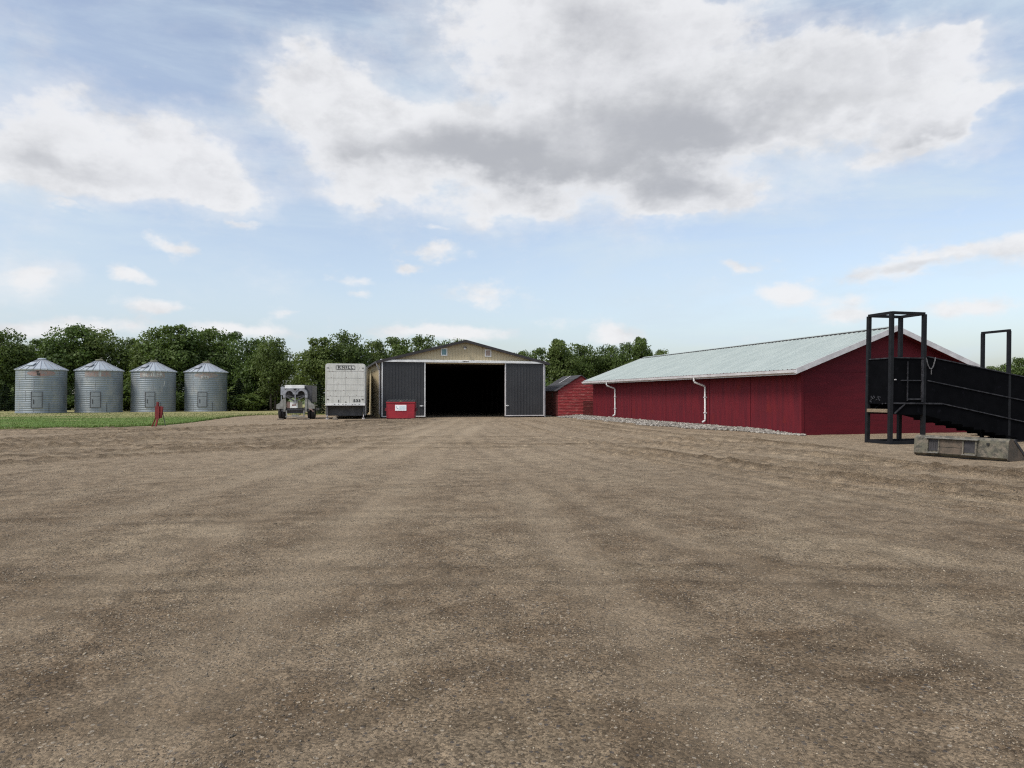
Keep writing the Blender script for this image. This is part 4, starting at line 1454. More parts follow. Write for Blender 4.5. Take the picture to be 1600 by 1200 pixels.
for s in (-1, 1):
    mb = MB()
    x = s * 0.72
    mb.box(x - 0.075, x + 0.075, 0.0, 0.14, 0.52, 1.72)
    mb.box(x - 0.055, x + 0.055, -0.05, 0.0, 0.60, 0.72)
    mb.build('upright', MT['machine_grey'], mach)
    # arched chute
    mb = MB()
    cxa, rA, rB = s * 0.40, 0.42, 0.25
    vs, fs = [], []
    N = 20
    for k in range(N + 1):
        a = math.pi * k / N
        zt = 1.72
        for rr_, yy_ in ((rB, -0.06), (rA, -0.06), (rA, 0.30), (rB, 0.30)):
            vs.append((cxa + rr_ * math.cos(a), yy_, zt + rr_ * 0.98 * math.sin(a)))
    for k in range(N):
        for j in range(4):
            p0, p1 = k * 4 + j, k * 4 + (j + 1) % 4
            fs.append((p0, p1, p1 + 4, p0 + 4))
    fs += [(0, 3, 2, 1), (N * 4, N * 4 + 1, N * 4 + 2, N * 4 + 3)]
    mb.add(vs, fs)
    # lower outer leg of the chute
    xo = cxa + s * 0.335
    mb.box(xo - 0.085, xo + 0.085, -0.05, 0.29, 1.50, 1.72)
    ch = mb.build('arched_chute', MT['machine_chute'], mach)
    mb = MB()
    mb.beam((s * 0.62, -0.03, 1.60), (s * 0.04, -0.06, 1.24), 0.07, 0.09)
    mb.beam((s * 0.58, -0.03, 1.66), (s * 0.10, -0.05, 1.52), 0.04, 0.05)
    mb.build('strut', MT['machine_box'], mach)
    # mudguard
    mb = MB()
    g = [(0.80, 1.42), (0.95, 1.34), (1.08, 1.12), (1.28, 1.02), (1.30, 0.74), (1.18, 0.72), (0.82, 0.72)]
    mb.prism([(s * a, b) for a, b in g], 'y', 0.05, 0.13)
    mb.box(min(s * 0.82, s * 1.28), max(s * 0.82, s * 1.28), 0.13, 1.3, 0.92, 0.98)
    mb.build('mudguard', MT['machine_grey'], mach)
    # wheels, two abreast
    for q, wd_ in ((1.10, 0.12), (0.86, 0.09)):
        mb = MB()
        prof = [(0.24, -wd_), (0.42, -wd_), (0.46, -wd_ * 0.7), (0.465, 0), (0.46, wd_ * 0.7), (0.42, wd_), (0.24, wd_)]
        vs, fs = [], []
        for r, o_ in prof:
            for k in range(28):
                a = 2 * math.pi * k / 28
                vs.append((s * q + o_, 0.72 + r * math.cos(a), 0.455 + r * math.sin(a)))
        for i2 in range(len(prof) - 1):
            for k in range(28):
                a_, b_ = i2 * 28 + k, i2 * 28 + (k + 1) % 28
                fs.append((a_, b_, b_ + 28, a_ + 28))
        mb.add(vs, fs)
        tyr = mb.build('wheel', MT['rubber'], mach, smooth=True)
        mb = MB()
        mb.tube([(s * q - wd_ * 0.6, 0.72, 0.455), (s * q + wd_ * 0.6, 0.72, 0.455)], 0.25, 20)
        mb.build('rim', MT['machine_grey'], tyr)
mb = MB()
mb.box(-0.035, 0.035, -0.08, 0.0, 1.20, 2.05)
mb.beam((-0.22, -0.07, 2.13), (0.0, -0.07, 1.92), 0.10, 0.05)
mb.beam((0.22, -0.07, 2.13), (0.0, -0.07, 1.92), 0.10, 0.05)
mb.box(-0.09, 0.09, -0.10, 0.0, 1.10, 1.22)
mb.build('centre_post', MT['machine_chute'], mach)
mb = MB()
mb.box(-0.05, 0.04, -0.11, -0.08, 1.98, 2.06)
mb.build('tail_lamp', MT['weathered'], mach)
mb = MB()
mb.box(-0.73, 0.59, 0.10, 3.6, 2.13, 2.37)
mb.build('hopper', MT['white_trim'], mach, bevel=0.02)
mb = MB()
mb.box(-0.70, 0.56, 0.5, 3.5, 1.5, 2.12)
mb.build('hopper_body', MT['machine_box'], mach, bevel=0.02)
mb = MB()
mb.box(0.60, 1.07, 0.36, 2.4, 1.16, 2.35)
mb.build('side_tank', MT['machine_box'], mach, bevel=0.02)
mb = MB()
mb.box(-1.07, -0.76, 0.36, 2.4, 1.66, 2.26)
mb.box(-1.05, -0.98, 0.36, 0.43, 1.1, 1.62)
mb.build('side_tank', MT['machine_chute'], mach, bevel=0.02)
for a, b, mt in ((-0.62, -0.37, 'machine_brown'), (-0.37, 0.15, 'white_trim'), (0.15, 0.46, 'machine_khaki')):
    mb = MB()
    mb.box(a + 0.004, b - 0.004, 0.08, 0.16, 0.78, 1.22)
    mb.build('rear_panel', MT[mt], mach)
mb = MB()
mb.box(-0.24, 0.02, 0.068, 0.08, 0.95, 1.02)
mb.build('red_tag', MT['old_red'], mach)
mb = MB()
mb.tube([(0.95, 0.0, 0.72), (1.12, -0.05, 0.66), (1.24, -0.05, 0.52)], 0.05, 8)
mb.build('hose', MT['machine_brown'], mach)


def plank(name, lab, cat, p0, p1, wd, th, mat, group=None, notch=0):
    a, b = Vector((*p0, 0)), Vector((*p1, 0))
    L = (b - a).length
    o_ = MB()
    o_.box(0, L, -wd / 2, wd / 2, 0.0, th)
    for k in range(notch):
        q = L * (k + 0.12) / notch
        o_.box(q, q + 0.10, -wd / 2 - 0.05, -wd / 2, 0.0, th * 0.55)
    ob = o_.build(name, mat, None, bevel=0.006)
    ob.location = (a.x, a.y, 0.012)
    ob.rotation_euler = (0, 0, math.atan2(b.y - a.y, b.x - a.x))
    tag(ob, lab, cat, group)
    return ob


plank('wood_block', 'flat pale block lying by the left wheels of the grey machine', 'block', P(434, 656.0), P(443, 656.0), 0.25, 0.07, MT['grey_wood'])
plank('wood_plank', 'pale short plank on the gravel by the right wheels of the machine', 'plank', P(465, 655.8), P(484, 655.6), 0.22, 0.07, MT['grey_wood'])
plank('wood_plank', 'long pale timber lying between the white trailer and the dumpster', 'plank', P(538, 659.6), P(596, 658.8), 0.16, 0.13, MT['old_wood'], notch=4)
plank('wood_plank', 'dark warped board lying at the foot of the red dumpster', 'plank', P(632, 657.2), P(648, 658.0), 0.22, 0.06, MT['old_wood'])
plank('wood_plank', 'thin board in front of the open shed doorway', 'plank', P(648, 658.2), P(668, 657.4), 0.20, 0.07, MT['grey_wood'])

# ------------------------------------------------------------------ dumpster
DY = 49.0
dx0, dx1 = (604.0 - 800) / 1110 * DY, (648.0 - 800) / 1110 * DY
dmp = thing('dumpster', 'red metal dumpster with a white sign', 'dumpster', ((dx0 + dx1) / 2, DY, 0), math.radians(3))
dw = (dx1 - dx0) / 2
mb = MB()
# open-topped tub, slightly wider at the top, with thickness
o4 = [(-dw + 0.03, 0.0, 0.08), (dw - 0.03, 0.0, 0.08), (dw - 0.03, 1.25, 0.08), (-dw + 0.03, 1.25, 0.08)]
t4 = [(-dw, -0.04, 1.20), (dw, -0.04, 1.20), (dw, 1.3, 1.20), (-dw, 1.3, 1.20)]
i4 = [(-dw + 0.04, 0.0, 1.20), (dw - 0.04, 0.0, 1.20), (dw - 0.04, 1.26, 1.20), (-dw + 0.04, 1.26, 1.20)]
b4 = [(-dw + 0.07, 0.04, 0.12), (dw - 0.07, 0.04, 0.12), (dw - 0.07, 1.21, 0.12), (-dw + 0.07, 1.21, 0.12)]
fs = [(3, 2, 1, 0)]
for k in range(4):
    j = (k + 1) % 4
    fs += [(k, j, 4 + j, 4 + k), (4 + k, 4 + j, 8 + j, 8 + k), (8 + k, 8 + j, 12 + j, 12 + k)]
fs.append((12, 13, 14, 15))
mb.add(o4 + t4 + i4 + b4, fs)
tub = mb.build('tub', MT['dumpster'], dmp)
mb = MB()
mb.box(-dw - 0.02, dw + 0.02, -0.075, -0.042, 1.13, 1.21)
for x in (-dw + 0.02, dw - 0.08):
    mb.box(x, x + 0.06, -0.04, -0.012, 0.1, 1.13)
mb.build('rim_band', MT['dumpster'], dmp)
mb = MB()
mb.box(-dw + 0.02, dw - 0.02, 0.02, 1.25, 0.0, 0.08)
mb.build('skid', MT['dumpster_dark'], dmp)
for s in (-1, 1):
    mb = MB()
    x = s * (dw + 0.06)
    mb.box(x - 0.06, x + 0.06, 0.15, 0.95, 0.58, 0.78)
    mb.build('fork_pocket', MT['dumpster_dark'], dmp)
    mb = MB()
    xa, xb = (-dw + 0.0, -0.03) if s < 0 else (0.03, dw - 0.0)
    mb.prism([(-0.08, 1.22), (-0.08, 1.25), (1.32, 1.37), (1.32, 1.34)], 'x', xa, xb)
    for k in range(4):
        xr = xa + 0.12 + k * 0.22
        mb.prism([(-0.05, 1.254), (-0.05, 1.28), (1.30, 1.40), (1.30, 1.371)], 'x', xr, xr + 0.06)
    mb.build('lid', MT['lid'], dmp)
mb = MB()
mb.box(-0.06, 0.08, -0.10, 0.0, 1.22, 1.30)
mb.build('latch', MT['machine_khaki'], dmp)
mb = MB()
mb.box(-0.37, 0.40, -0.05, -0.03, 0.60, 1.00)
sg = mb.build('sign', MT['sign_white'], dmp)
mb = MB()
mb.tube([(-0.28, -0.054, 0.90), (-0.29, -0.054, 0.84), (-0.25, -0.054, 0.78), (-0.19, -0.054, 0.755)], 0.014, 6)
mb.box(-0.24, -0.16, -0.056, -0.0505, 0.74, 0.78)
mb.build('phone_mark', MT['sign_teal'], sg)
mb = MB()
rnd = random.Random(4)
for row, (z0, z1) in enumerate(((0.83, 0.90), (0.74, 0.80), (0.67, 0.70))):
    x = -0.08 if row < 2 else -0.14
    while x < 0.30:
        ww = rnd.uniform(0.03, 0.055)
        mb.box(x, x + ww, -0.055, -0.0505, z0, z1)
        x += ww + 0.014
mb.build('faint_print', MT['sign_blue'], sg)

# ------------------------------------------------------------------ small red stand on the edge of the lawn
sxx, syy = P(246.5, 666.5)
st = thing('steel_stand', 'narrow dark red metal stand with legs at the lawn edge', 'stand', (sxx, syy, 0), math.radians(-4))
mb = MB()
mb.box(-0.12, 0.12, -0.05, 0.05, 0.42, 1.07)
mb.prism([(0.12, 0.44), (0.21, 0.46), (0.29, 1.05), (0.12, 1.07)], 'y', 0.0, 0.08)
mb.build('panel', MT['old_red'], st, bevel=0.006)
mb = MB()
mb.box(-0.055, 0.055, -0.04, 0.06, 1.07, 1.29)
mb.build('head', MT['old_red'], st, bevel=0.01)
for p0, p1 in (((-0.24, -0.10, 0), (-0.08, 0, 0.5)), ((-0.03, -0.10, 0), (0.02, 0, 0.5))):
    mb = MB()
    mb.beam(p0, p1, 0.085, 0.06)
    mb.build('leg', MT['old_red'], st)
mb = MB()
mb.tube([(0.20, 0.06, 0.95), (0.34, 0.18, 0.0)], 0.018, 8)
mb.build('prop_rod', MT['machine_box'], st)

# ------------------------------------------------------------------ black loading chute
CO = (12.43, 23.4)
ch = thing('loading_chute', 'tall black steel cattle loading chute with solid ramp sides', 'loading chute', (*CO, 0), RZ)
DD = 1.02
LEAN = 0.028


def L_(x, y, z):
    return (x + LEAN * z, y, z)


for (x, y) in ((0, 0), (0, DD), (1.30, 0), (1.30, DD)):
    mb = MB()
    hgt = 4.34
    mb.beam(L_(x, y, 0.0), L_(x, y, hgt), 0.115, 0.115)
    mb.build('post', MT['black_post'], ch)
for (y, ht) in ((0, 3.86), (DD, 3.86)):
    mb = MB()
    mb.beam(L_(4.86, y, 0.0), L_(4.86, y, ht), 0.10, 0.10)
    mb.build('post', MT['black_post'], ch)
mb = MB()
for a, b in (((0, 0), (0, DD)), ((0, 0), (1.30, 0)), ((1.30, 0), (1.30, DD)), ((0, DD), (1.30, DD))):
    mb.beam(L_(a[0], a[1], 4.36), L_(b[0], b[1], 4.36), 0.10, 0.09)
mb.build('top_rail', MT['black_post'], ch)
mb = MB()
mb.beam(L_(4.86, -0.04, 3.88), L_(4.86, DD + 0.04, 3.88), 0.09, 0.08)
mb.build('top_rail', MT['black_post'], ch)
mb = MB()
mb.box(-0.06, 8.6, -0.05, 0.05, 0.0, 0.12)
mb.box(-0.06, 8.6, DD - 0.05, DD + 0.05, 0.0, 0.12)
mb.box(-0.05, 0.05, 0.05, DD - 0.05, 0.0, 0.11)
mb.box(1.25, 1.35, 0.05, DD - 0.05, 0.0, 0.11)
mb.box(4.8, 4.9, 0.05, DD - 0.05, 0.0, 0.11)
mb.build('base_skid', MT['black_post'], ch)


def top_z(x):
    return 2.86 if x < 1.34 else 2.92 - 0.158 * (x - 1.34)


def rail_z(x):
    return 1.37 if x < 2.0 else 1.37 - 0.187 * (x - 2.0)


def bot_z(x):
    return max(0.06, 1.00 - 0.02 * x if x < 1.3 else 0.975 - 0.215 * (x - 1.3))


for y, off in ((0.0, -0.045), (DD, 0.03)):
    mb = MB()
    xs = [0.07, 1.3, 1.34, 2.0, 3.0, 4.0, 5.0, 6.0, 7.0, 8.4]
    for a, b in zip(xs[:-1], xs[1:]):
        ba, bb = bot_z(a), bot_z(b)
        mb.add([L_(a, y + off, ba), L_(b, y + off, bb), L_(b, y + off, top_z(b)), L_(a, y + off, top_z(a)),
                L_(a, y + off + 0.02, ba), L_(b, y + off + 0.02, bb), L_(b, y + off + 0.02, top_z(b)), L_(a, y + off + 0.02, top_z(a))],
               [(0, 1, 2, 3), (7, 6, 5, 4), (0, 4, 5, 1), (3, 2, 6, 7)] + ([(0, 3, 7, 4)] if a == xs[0] else []) + ([(1, 5, 6, 2)] if b == xs[-1] else []))
    sp = mb.build('side_panel', MT['black'], ch)
    # stepped cross members under the ramp
    mb = MB()
    for k in range(14):
        x = 2.0 + k * 0.46
        mb.box(x, x + 0.36, y + off - 0.012, y + off + 0.06, max(0.03, bot_z(x + 0.2) - 0.02), bot_z(x) + 0.01)
    mb.build('ramp_cleat', MT['black'], sp)
    mb = MB()
    ys = y + off - 0.012
    mb.beam(L_(1.40, ys, top_z(1.40) + 0.01), L_(8.4, ys, top_z(8.4) + 0.01), 0.03, 0.035)
    mb.beam(L_(0.07, ys, 2.87), L_(1.24, ys, 2.87), 0.03, 0.035)
    mb.beam(L_(1.42, ys, 2.12), L_(8.4, ys, 2.12 - 0.165 * 7.0), 0.03, 0.035)
    mb.beam(L_(0.07, ys - 0.012, 1.37), L_(2.0, ys - 0.012, 1.35), 0.04, 0.05)
    mb.beam(L_(2.0, ys - 0.012, 1.35), L_(8.4, ys - 0.012, rail_z(8.4)), 0.03, 0.035)
    mb.beam(L_(0.10, ys - 0.01, 1.02), L_(0.50, ys - 0.01, 1.34), 0.03, 0.04)
    mb.build('side_rail', MT['edge_grey'], sp)
# gate in the tower side with hinge bars
mb = MB()
mb.beam(L_(0.34, -0.07, 2.12), L_(1.18, -0.07, 2.12), 0.03, 0.035)
mb.beam(L_(0.60, -0.07, 1.45), L_(0.60, -0.07, 2.75), 0.03, 0.03)
mb.beam(L_(1.19, -0.07, 1.40), L_(1.19, -0.07, 2.82), 0.07, 0.05)
mb.beam(L_(0.60, -0.07, 1.50), L_(1.15, -0.07, 1.50), 0.03, 0.05)
mb.build('gate_frame', MT['edge_grey'], ch)
mb = MB()
mb.box(0.14, 0.20, -0.09, -0.06, 2.13, 2.16)
mb.build('latch', MT['gutter'], ch)
# end wall between the left posts and the deck edge
mb = MB()
mb.beam(L_(-0.01, 0.06, 2.09), L_(-0.01, DD - 0.06, 2.09), 1.50, 0.02, up=(1, 0, 0))
mb.v = [L_(x, y, z) for (x, y, z) in [(a, b, c) for c in (1.34, 2.84) for b in (0.06, DD - 0.06) for a in (-0.02, 0.0)]]
mb.f = [(0, 2, 3, 1), (4, 5, 7, 6), (0, 1, 5, 4), (2, 6, 7, 3), (0, 4, 6, 2), (1, 3, 7, 5)]
ew = mb.build('end_gate', MT['black'], ch)
mb = MB()
mb.beam(L_(-0.03, 0.0, 2.86), L_(-0.03, DD, 2.86), 0.04, 0.04)
mb.build('gate_rail', MT['edge_grey'], ew)
mb = MB()
rnd = random.Random(2)
for k in range(14):
    y = 0.12 + rnd.random() * (DD - 0.3)
    z = 1.36 + rnd.random() * 0.22
    mb.beam(L_(-0.03, y, z), L_(-0.03, y + rnd.uniform(0.03, 0.1), z + rnd.uniform(-0.05, 0.08)), 0.012, 0.03)
mb.build('scuffs', MT['edge_grey'], ew)
mb = MB()
mb.box(-0.06, 1.3, 0.06, DD - 0.06, 1.06, 1.17)
mb.build('deck', MT['old_wood'], ch)
mb = MB()
mb.beam(L_(1.3, DD / 2, 1.12), L_(7.9, DD / 2, 0.05), DD - 0.14, 0.06)
mb.build('ramp_floor', MT['black_post'], ch)
# chain hanging on the chute's corner post
cn = MB()
base_p = Vector((1.36, -0.10, 0))
pts = []
for t in np.linspace(0, 1, 14):
    pts.append(Vector((0.0 + 0.36 * t, 0, -0.36 * (1 - (2 * t - 1) ** 2) ** 0.9 + 0.02 * t)))
def links(mb, pts):
    for i, (p, q) in enumerate(zip(pts[:-1], pts[1:])):
        d = (q - p)
        side = Vector((0, 1, 0)) if i % 2 else Vector((0, 0, 1)).cross(d).cross(d).normalized()
        side = side.normalized() * 0.016
        a, b = p - d * 0.12, q + d * 0.12
        loop = [a + side * 0.6, (p + q) / 2 + side, b + side * 0.6, b - side * 0.6, (p + q) / 2 - side, a - side * 0.6, a + side * 0.6]
        mb.tube(loop, 0.006, 5)
links(cn, pts)
m0 = pts[7]
links(cn, [m0 + Vector((0.0, 0, -0.045 * k)) for k in range(5)])
co_ = cn.build('chain', MT['chain'], None)
wp = Vector((CO[0], CO[1], 0)) + Vv * (1.30 + 0.09) - U * 0.10
co_.location = (wp.x, wp.y, 2.86)
co_.rotation_euler = (0, 0, RZ)
tag(co_, 'short steel chain looped on the black loading chute', 'chain')

# ------------------------------------------------------------------ loader bucket
BA = Vector((10.84, 19.2, 0))
BLd = Vector((0.485, -0.875, 0)).normalized()
brz = math.atan2(BLd.y, BLd.x)
bk = thing('loader_bucket', 'worn grey-green loader bucket lying face down on the gravel', 'bucket', BA, brz)
LB = 2.32
# local: x along the bucket, +y = away from its back (towards the right of the picture)
bp = [(0.0, 0.07), (0.05, 0.50), (0.13, 0.555), (0.30, 0.55)]      # back sheet, top curl
mb = MB()


def sheet(mb, prof, x0, x1, th=0.02):
    n = len(prof)
    vs = []
    for x in (x0, x1):
        for (y, z) in prof: vs.append((x, y, z))
        for (y, z) in prof: vs.append((x, y + th, z - th * 0.5))
    fs = []
    for i in range(n - 1):
        fs += [(i, i + 1, 2 * n + i + 1, 2 * n + i), (n + i, 3 * n + i, 3 * n + i + 1, n + i + 1), (i, n + i, n + i + 1, i + 1), (2 * n + i, 2 * n + i + 1, 3 * n + i + 1, 3 * n + i)]
    fs += [(0, 2 * n, 3 * n, n), (n - 1, 2 * n - 1, 4 * n - 1, 3 * n - 1)]
    mb.add(vs, fs)


sheet(mb, [(0.10, 0.02), (0.0, 0.09), (0.045, 0.49), (0.12, 0.555), (0.34, 0.55)], 0.0, LB)
bsh = mb.build('back_sheet', MT['bucket'], bk)
for x in (0.0, LB - 0.022):
    mb = MB()
    mb.prism([(0.005, 0.05), (0.05, 0.49), (0.12, 0.553), (0.30, 0.545), (0.90, 0.03), (0.10, 0.015)], 'x', x + (0.001 if x == 0 else 0), x + 0.021)
    sp_ = mb.build('side_plate', MT['bucket_rust'], bk)
    mb = MB()
    xo = x + 0.021 if x > 0 else x - 0.012
    mb.beam((xo + 0.006, 0.30, 0.53), (xo + 0.006, 0.89, 0.04), 0.012, 0.07)
    mb.build('side_cutter', MT['bucket_plate'], sp_)
mb = MB()
mb.box(0.02, LB - 0.02, 0.10, 0.88, 0.0, 0.025)
mb.build('floor_plate', MT['bucket_plate'], bk)
mb = MB()
mb.box(-0.01, LB + 0.01, 0.86, 0.97, -0.005, 0.03)
mb.build('cutting_edge', MT['bucket_edge'], bk)


def bface(mb, x0, x1, z0, z1, out_):
    """plate lying on the sloping back sheet"""
    f = lambda z: 0.0 + (z - 0.09) * 0.045 / 0.40
    vs = []
    for z in (z0, z1):
        for x in (x0, x1):
            vs += [(x, f(z) - out_, z), (x, f(z) + 0.0, z)]
    mb.add(vs, [(0, 2, 6, 4), (1, 5, 7, 3), (0, 4, 5, 1), (2, 3, 7, 6), (4, 6, 7, 5), (0, 1, 3, 2)])


for x0_, x1_ in ((0.402, 0.658), (1.302, 1.578)):
    mb = MB()
    bface(mb, x0_, x1_, 0.17, 0.46, 0.010)
    if x0_ < 1:
        for k in range(3):
            bface(mb, 0.45 + 0.06 * k, 0.465 + 0.06 * k, 0.24, 0.42, 0.020)
    mb.build('hook_plate', MT['bucket_plate'], bk)
mb = MB()
bface(mb, 0.66, 1.30, 0.28, 0.46, 0.014)
bface(mb, 0.66, 1.30, 0.11, 0.265, 0.022)
mb.build('cross_panel', MT['bucket_rust'], bk)
for x0_, x1_, o_ in ((0.36, 0.40, 0.05), (0.66, 0.69, 0.04), (1.27, 1.30, 0.04), (1.58, 1.62, 0.05)):
    mb = MB()
    bface(mb, x0_, x1_, 0.12, 0.47, o_)
    mb.build('mount_rib', MT['bucket'], bk)
mb = MB()
mb.beam((0.34, 0.0, 0.505), (1.66, 0.0, 0.505), 0.11, 0.028)
for a, b in ((0.38, 0.68), (1.28, 1.60)):
    mb.beam((a, -0.04, 0.12), (b, -0.04, 0.12), 0.08, 0.02)
mb.build('mount_lip', MT['bucket_edge'], bk)
mb = MB()
mb.box(1.84, 1.90, -0.004, 0.03, 0.38, 0.44)
mb.build('drain_hole', MT['letter'], bk)

# ------------------------------------------------------------------ rubble and boards right of the barn
for k, (px, py, L, an, lab) in enumerate(((1519, 681, 0.9, 0.3, 'pale stacked board at the right corner of the red barn'), (1533, 676, 1.6, -0.1, 'brown board on the ground right of the red barn'),
                                         (1548, 679, 1.9, 0.12, 'weathered plank behind the ramp, just above the bucket'), (1590, 690, 1.2, 0.25, 'pale board by the base of the ramp at far right'))):
    q = P(px, py)
    plank('scrap_board', lab, 'board', q, (q[0] + L * math.cos(an), q[1] + L * math.sin(an)), 0.18, 0.05 + 0.03 * (k % 2), MT['grey_wood'] if k % 2 else MT['old_wood'])
bx = P(1521, 676.5)
mb = MB()
mb.box(-0.2, 0.2, -0.15, 0.15, 0, 0.12)
mb.box(-0.18, 0.16, -0.14, 0.13, 0.124, 0.26)
o = mb.build('concrete_block', MT['gutter'], None, bevel=0.012)
o.location = (bx[0] + 0.15, bx[1], 0.01)
tag(o, 'two grey blocks in a pile at the right corner of the red barn', 'block')


# ------------------------------------------------------------------ trees
def quads(c, nrm, sz_, rng):
    n = len(c)
    a = rng.normal(size=(n, 3))
    t = np.cross(nrm, a)
    t /= np.linalg.norm(t, axis=1)[:, None] + 1e-9
    b = np.cross(nrm, t)
    s = sz_[:, None]
    asp = rng.uniform(0.55, 1.0, (n, 1))
    # slightly folded leaf clump: four corners with jitter
    p = [c + t * s + b * s * 0.15, c + b * s * asp, c - t * s - b * s * 0.1, c - b * s * asp * 0.9]
    V = np.stack(p, 1) + rng.normal(0, 0.12, (n, 4, 3)) * s[:, None, :]
    return V.reshape(-1, 3)


def crown_mesh(seed, Wd, Ht, zb, nleaf, mat, name='crown'):
    rng = np.random.default_rng(seed)
    cz, hz = (zb + Ht) / 2, (Ht - zb) / 2
    nb = 30
    cs, rs_ = [], []
    for i in range(nb):
        d = rng.normal(size=3)
        d /= np.linalg.norm(d)
        f = rng.uniform(0.35, 0.80)
        # wider above the middle
        e = 1.0 if d[2] > -0.2 else 0.82
        cs.append((d[0] * f * Wd / 2 * e, d[1] * f * Wd / 2 * e, cz + d[2] * f * hz))
        rs_.append(rng.uniform(0.16, 0.30) * Wd)
    cs.append((0, 0, cz)); rs_.append(0.36 * Wd)
    for k in range(4):
        a = rng.uniform(0, 6.28)
        cs.append((math.cos(a) * Wd * 0.16, math.sin(a) * Wd * 0.16, Ht - rng.uniform(0.09, 0.16) * Wd)); rs_.append(rng.uniform(0.10, 0.16) * Wd)
    cs, rs_ = np.array(cs), np.array(rs_)
    wts = rs_ ** 2
    wts /= wts.sum()
    pick = rng.choice(len(rs_), nleaf, p=wts)
    d = rng.normal(size=(nleaf, 3))
    d /= np.linalg.norm(d, axis=1)[:, None]
    # twiggy tufts inside each blob: radius varies with direction noise
    ph = rng.uniform(0, 6.28, (len(rs_), 3))
    tuft = 1 + 0.20 * np.sin(d[:, 0] * 7 + ph[pick, 0]) * np.sin(d[:, 1] * 7 + ph[pick, 1]) + 0.12 * np.sin(d[:, 2] * 11 + ph[pick, 2])
    r = rs_[pick] * tuft * (0.55 + 0.50 * rng.random(nleaf) ** 0.6)
    p = cs[pick] + d * r[:, None] * np.array([1, 1, 0.72])
    k = p[:, 2] > zb * 0.75
    # thin out some holes
    hole = vnoise(p[:, 0] / 0.9 + seed, p[:, 2] / 0.9, 31) + vnoise(p[:, 1] / 0.9, p[:, 2] / 0.7 + seed, 32)
    k &= hole > -0.46
    p, d, pick = p[k], d[k], pick[k]
    nrm = d * 0.7 + rng.normal(0, 0.55, p.shape) + np.array([0, 0, 0.35])
    nrm /= np.linalg.norm(nrm, axis=1)[:, None]
    s = rng.uniform(0.07, 0.17, len(p))
    V = quads(p, nrm, s, rng)
    F = np.arange(len(V)).reshape(-1, 4)
    btint = rng.uniform(0.15, 0.75, len(rs_))
    tint = np.clip(btint[pick] + rng.normal(0, 0.22, len(p)), 0, 1)
    me = np_mesh(name, V, F, mat, attrs={'tint': ('FACE', tint)})
    return me, cs


def trunk_mesh(seed, cs, zb, Ht, r0=0.16, stems=1):
    rnd = random.Random(seed)
    mb = MB()
    for s in range(stems):
        bx_, by_ = (rnd.uniform(-0.35, 0.35), rnd.uniform(-0.2, 0.2)) if stems > 1 else (0, 0)
        pts = [(bx_, by_, -0.15)]
        x, y = bx_, by_
        for k in range(1, 7):
            x += rnd.uniform(-0.12, 0.12) + bx_ * 0.25
            y += rnd.uniform(-0.12, 0.12)
            pts.append((x, y, Ht * 0.82 * k / 6))
        rr = [r0 * (1.25 - 1.05 * k / 6) for k in range(7)]
        mb.tube(pts, rr, 8)
        tg = list(cs)
        rnd.shuffle(tg)
        for c in tg[:8]:
            k = rnd.choice((1, 2, 3, 4))
            p = Vector(pts[k])
            q = Vector(c)
            mid = (p + q) / 2 + Vector((0, 0, -0.2 + rnd.random() * 0.3))
            mb.tube([p, mid, q], [rr[k] * 0.5, rr[k] * 0.32, 0.02], 6)
    return mb.build('trunk', MT['bark'], None, smooth=True)


VAR = []
for i, (Wd, Ht, zb, stems) in enumerate(((6.6, 9.2, 1.3, 2), (6.0, 9.0, 0.9, 1), (7.0, 9.4, 1.7, 2), (5.4, 8.6, 0.7, 3), (6.4, 8.8, 1.1, 1), (5.0, 9.0, 1.5, 2))):
    cr, cs = crown_mesh(100 + i, Wd, Ht, zb, 17000, MT['leaf'])
    tr = trunk_mesh(200 + i, cs, zb, Ht, 0.17, stems)
    VAR.append((cr, tr, Wd, Ht))
used = set()


def place_tree(px, ytop, wpx, Y, var, lab, group, squash=1.0):
    cr, tr, Wd, Ht = VAR[var]
    X = (px - 800) / 1110 * Y
    H = 1.6 + (619 - ytop) / 1110 * Y
    Wm = wpx / 1110 * Y
    t = thing('tree', lab, 'tree', (X, Y, 0.0), random.uniform(0, 6.28), group)
    s = Wm / Wd
    t.scale = (s, s, H / Ht * 1.05)
    if var not in used:
        used.add(var)
        c, k = cr, tr
    else:
        c, k = cr.copy(), tr.copy()
        COL.objects.link(c)
        COL.objects.link(k)
    c.parent = t
    k.parent = t


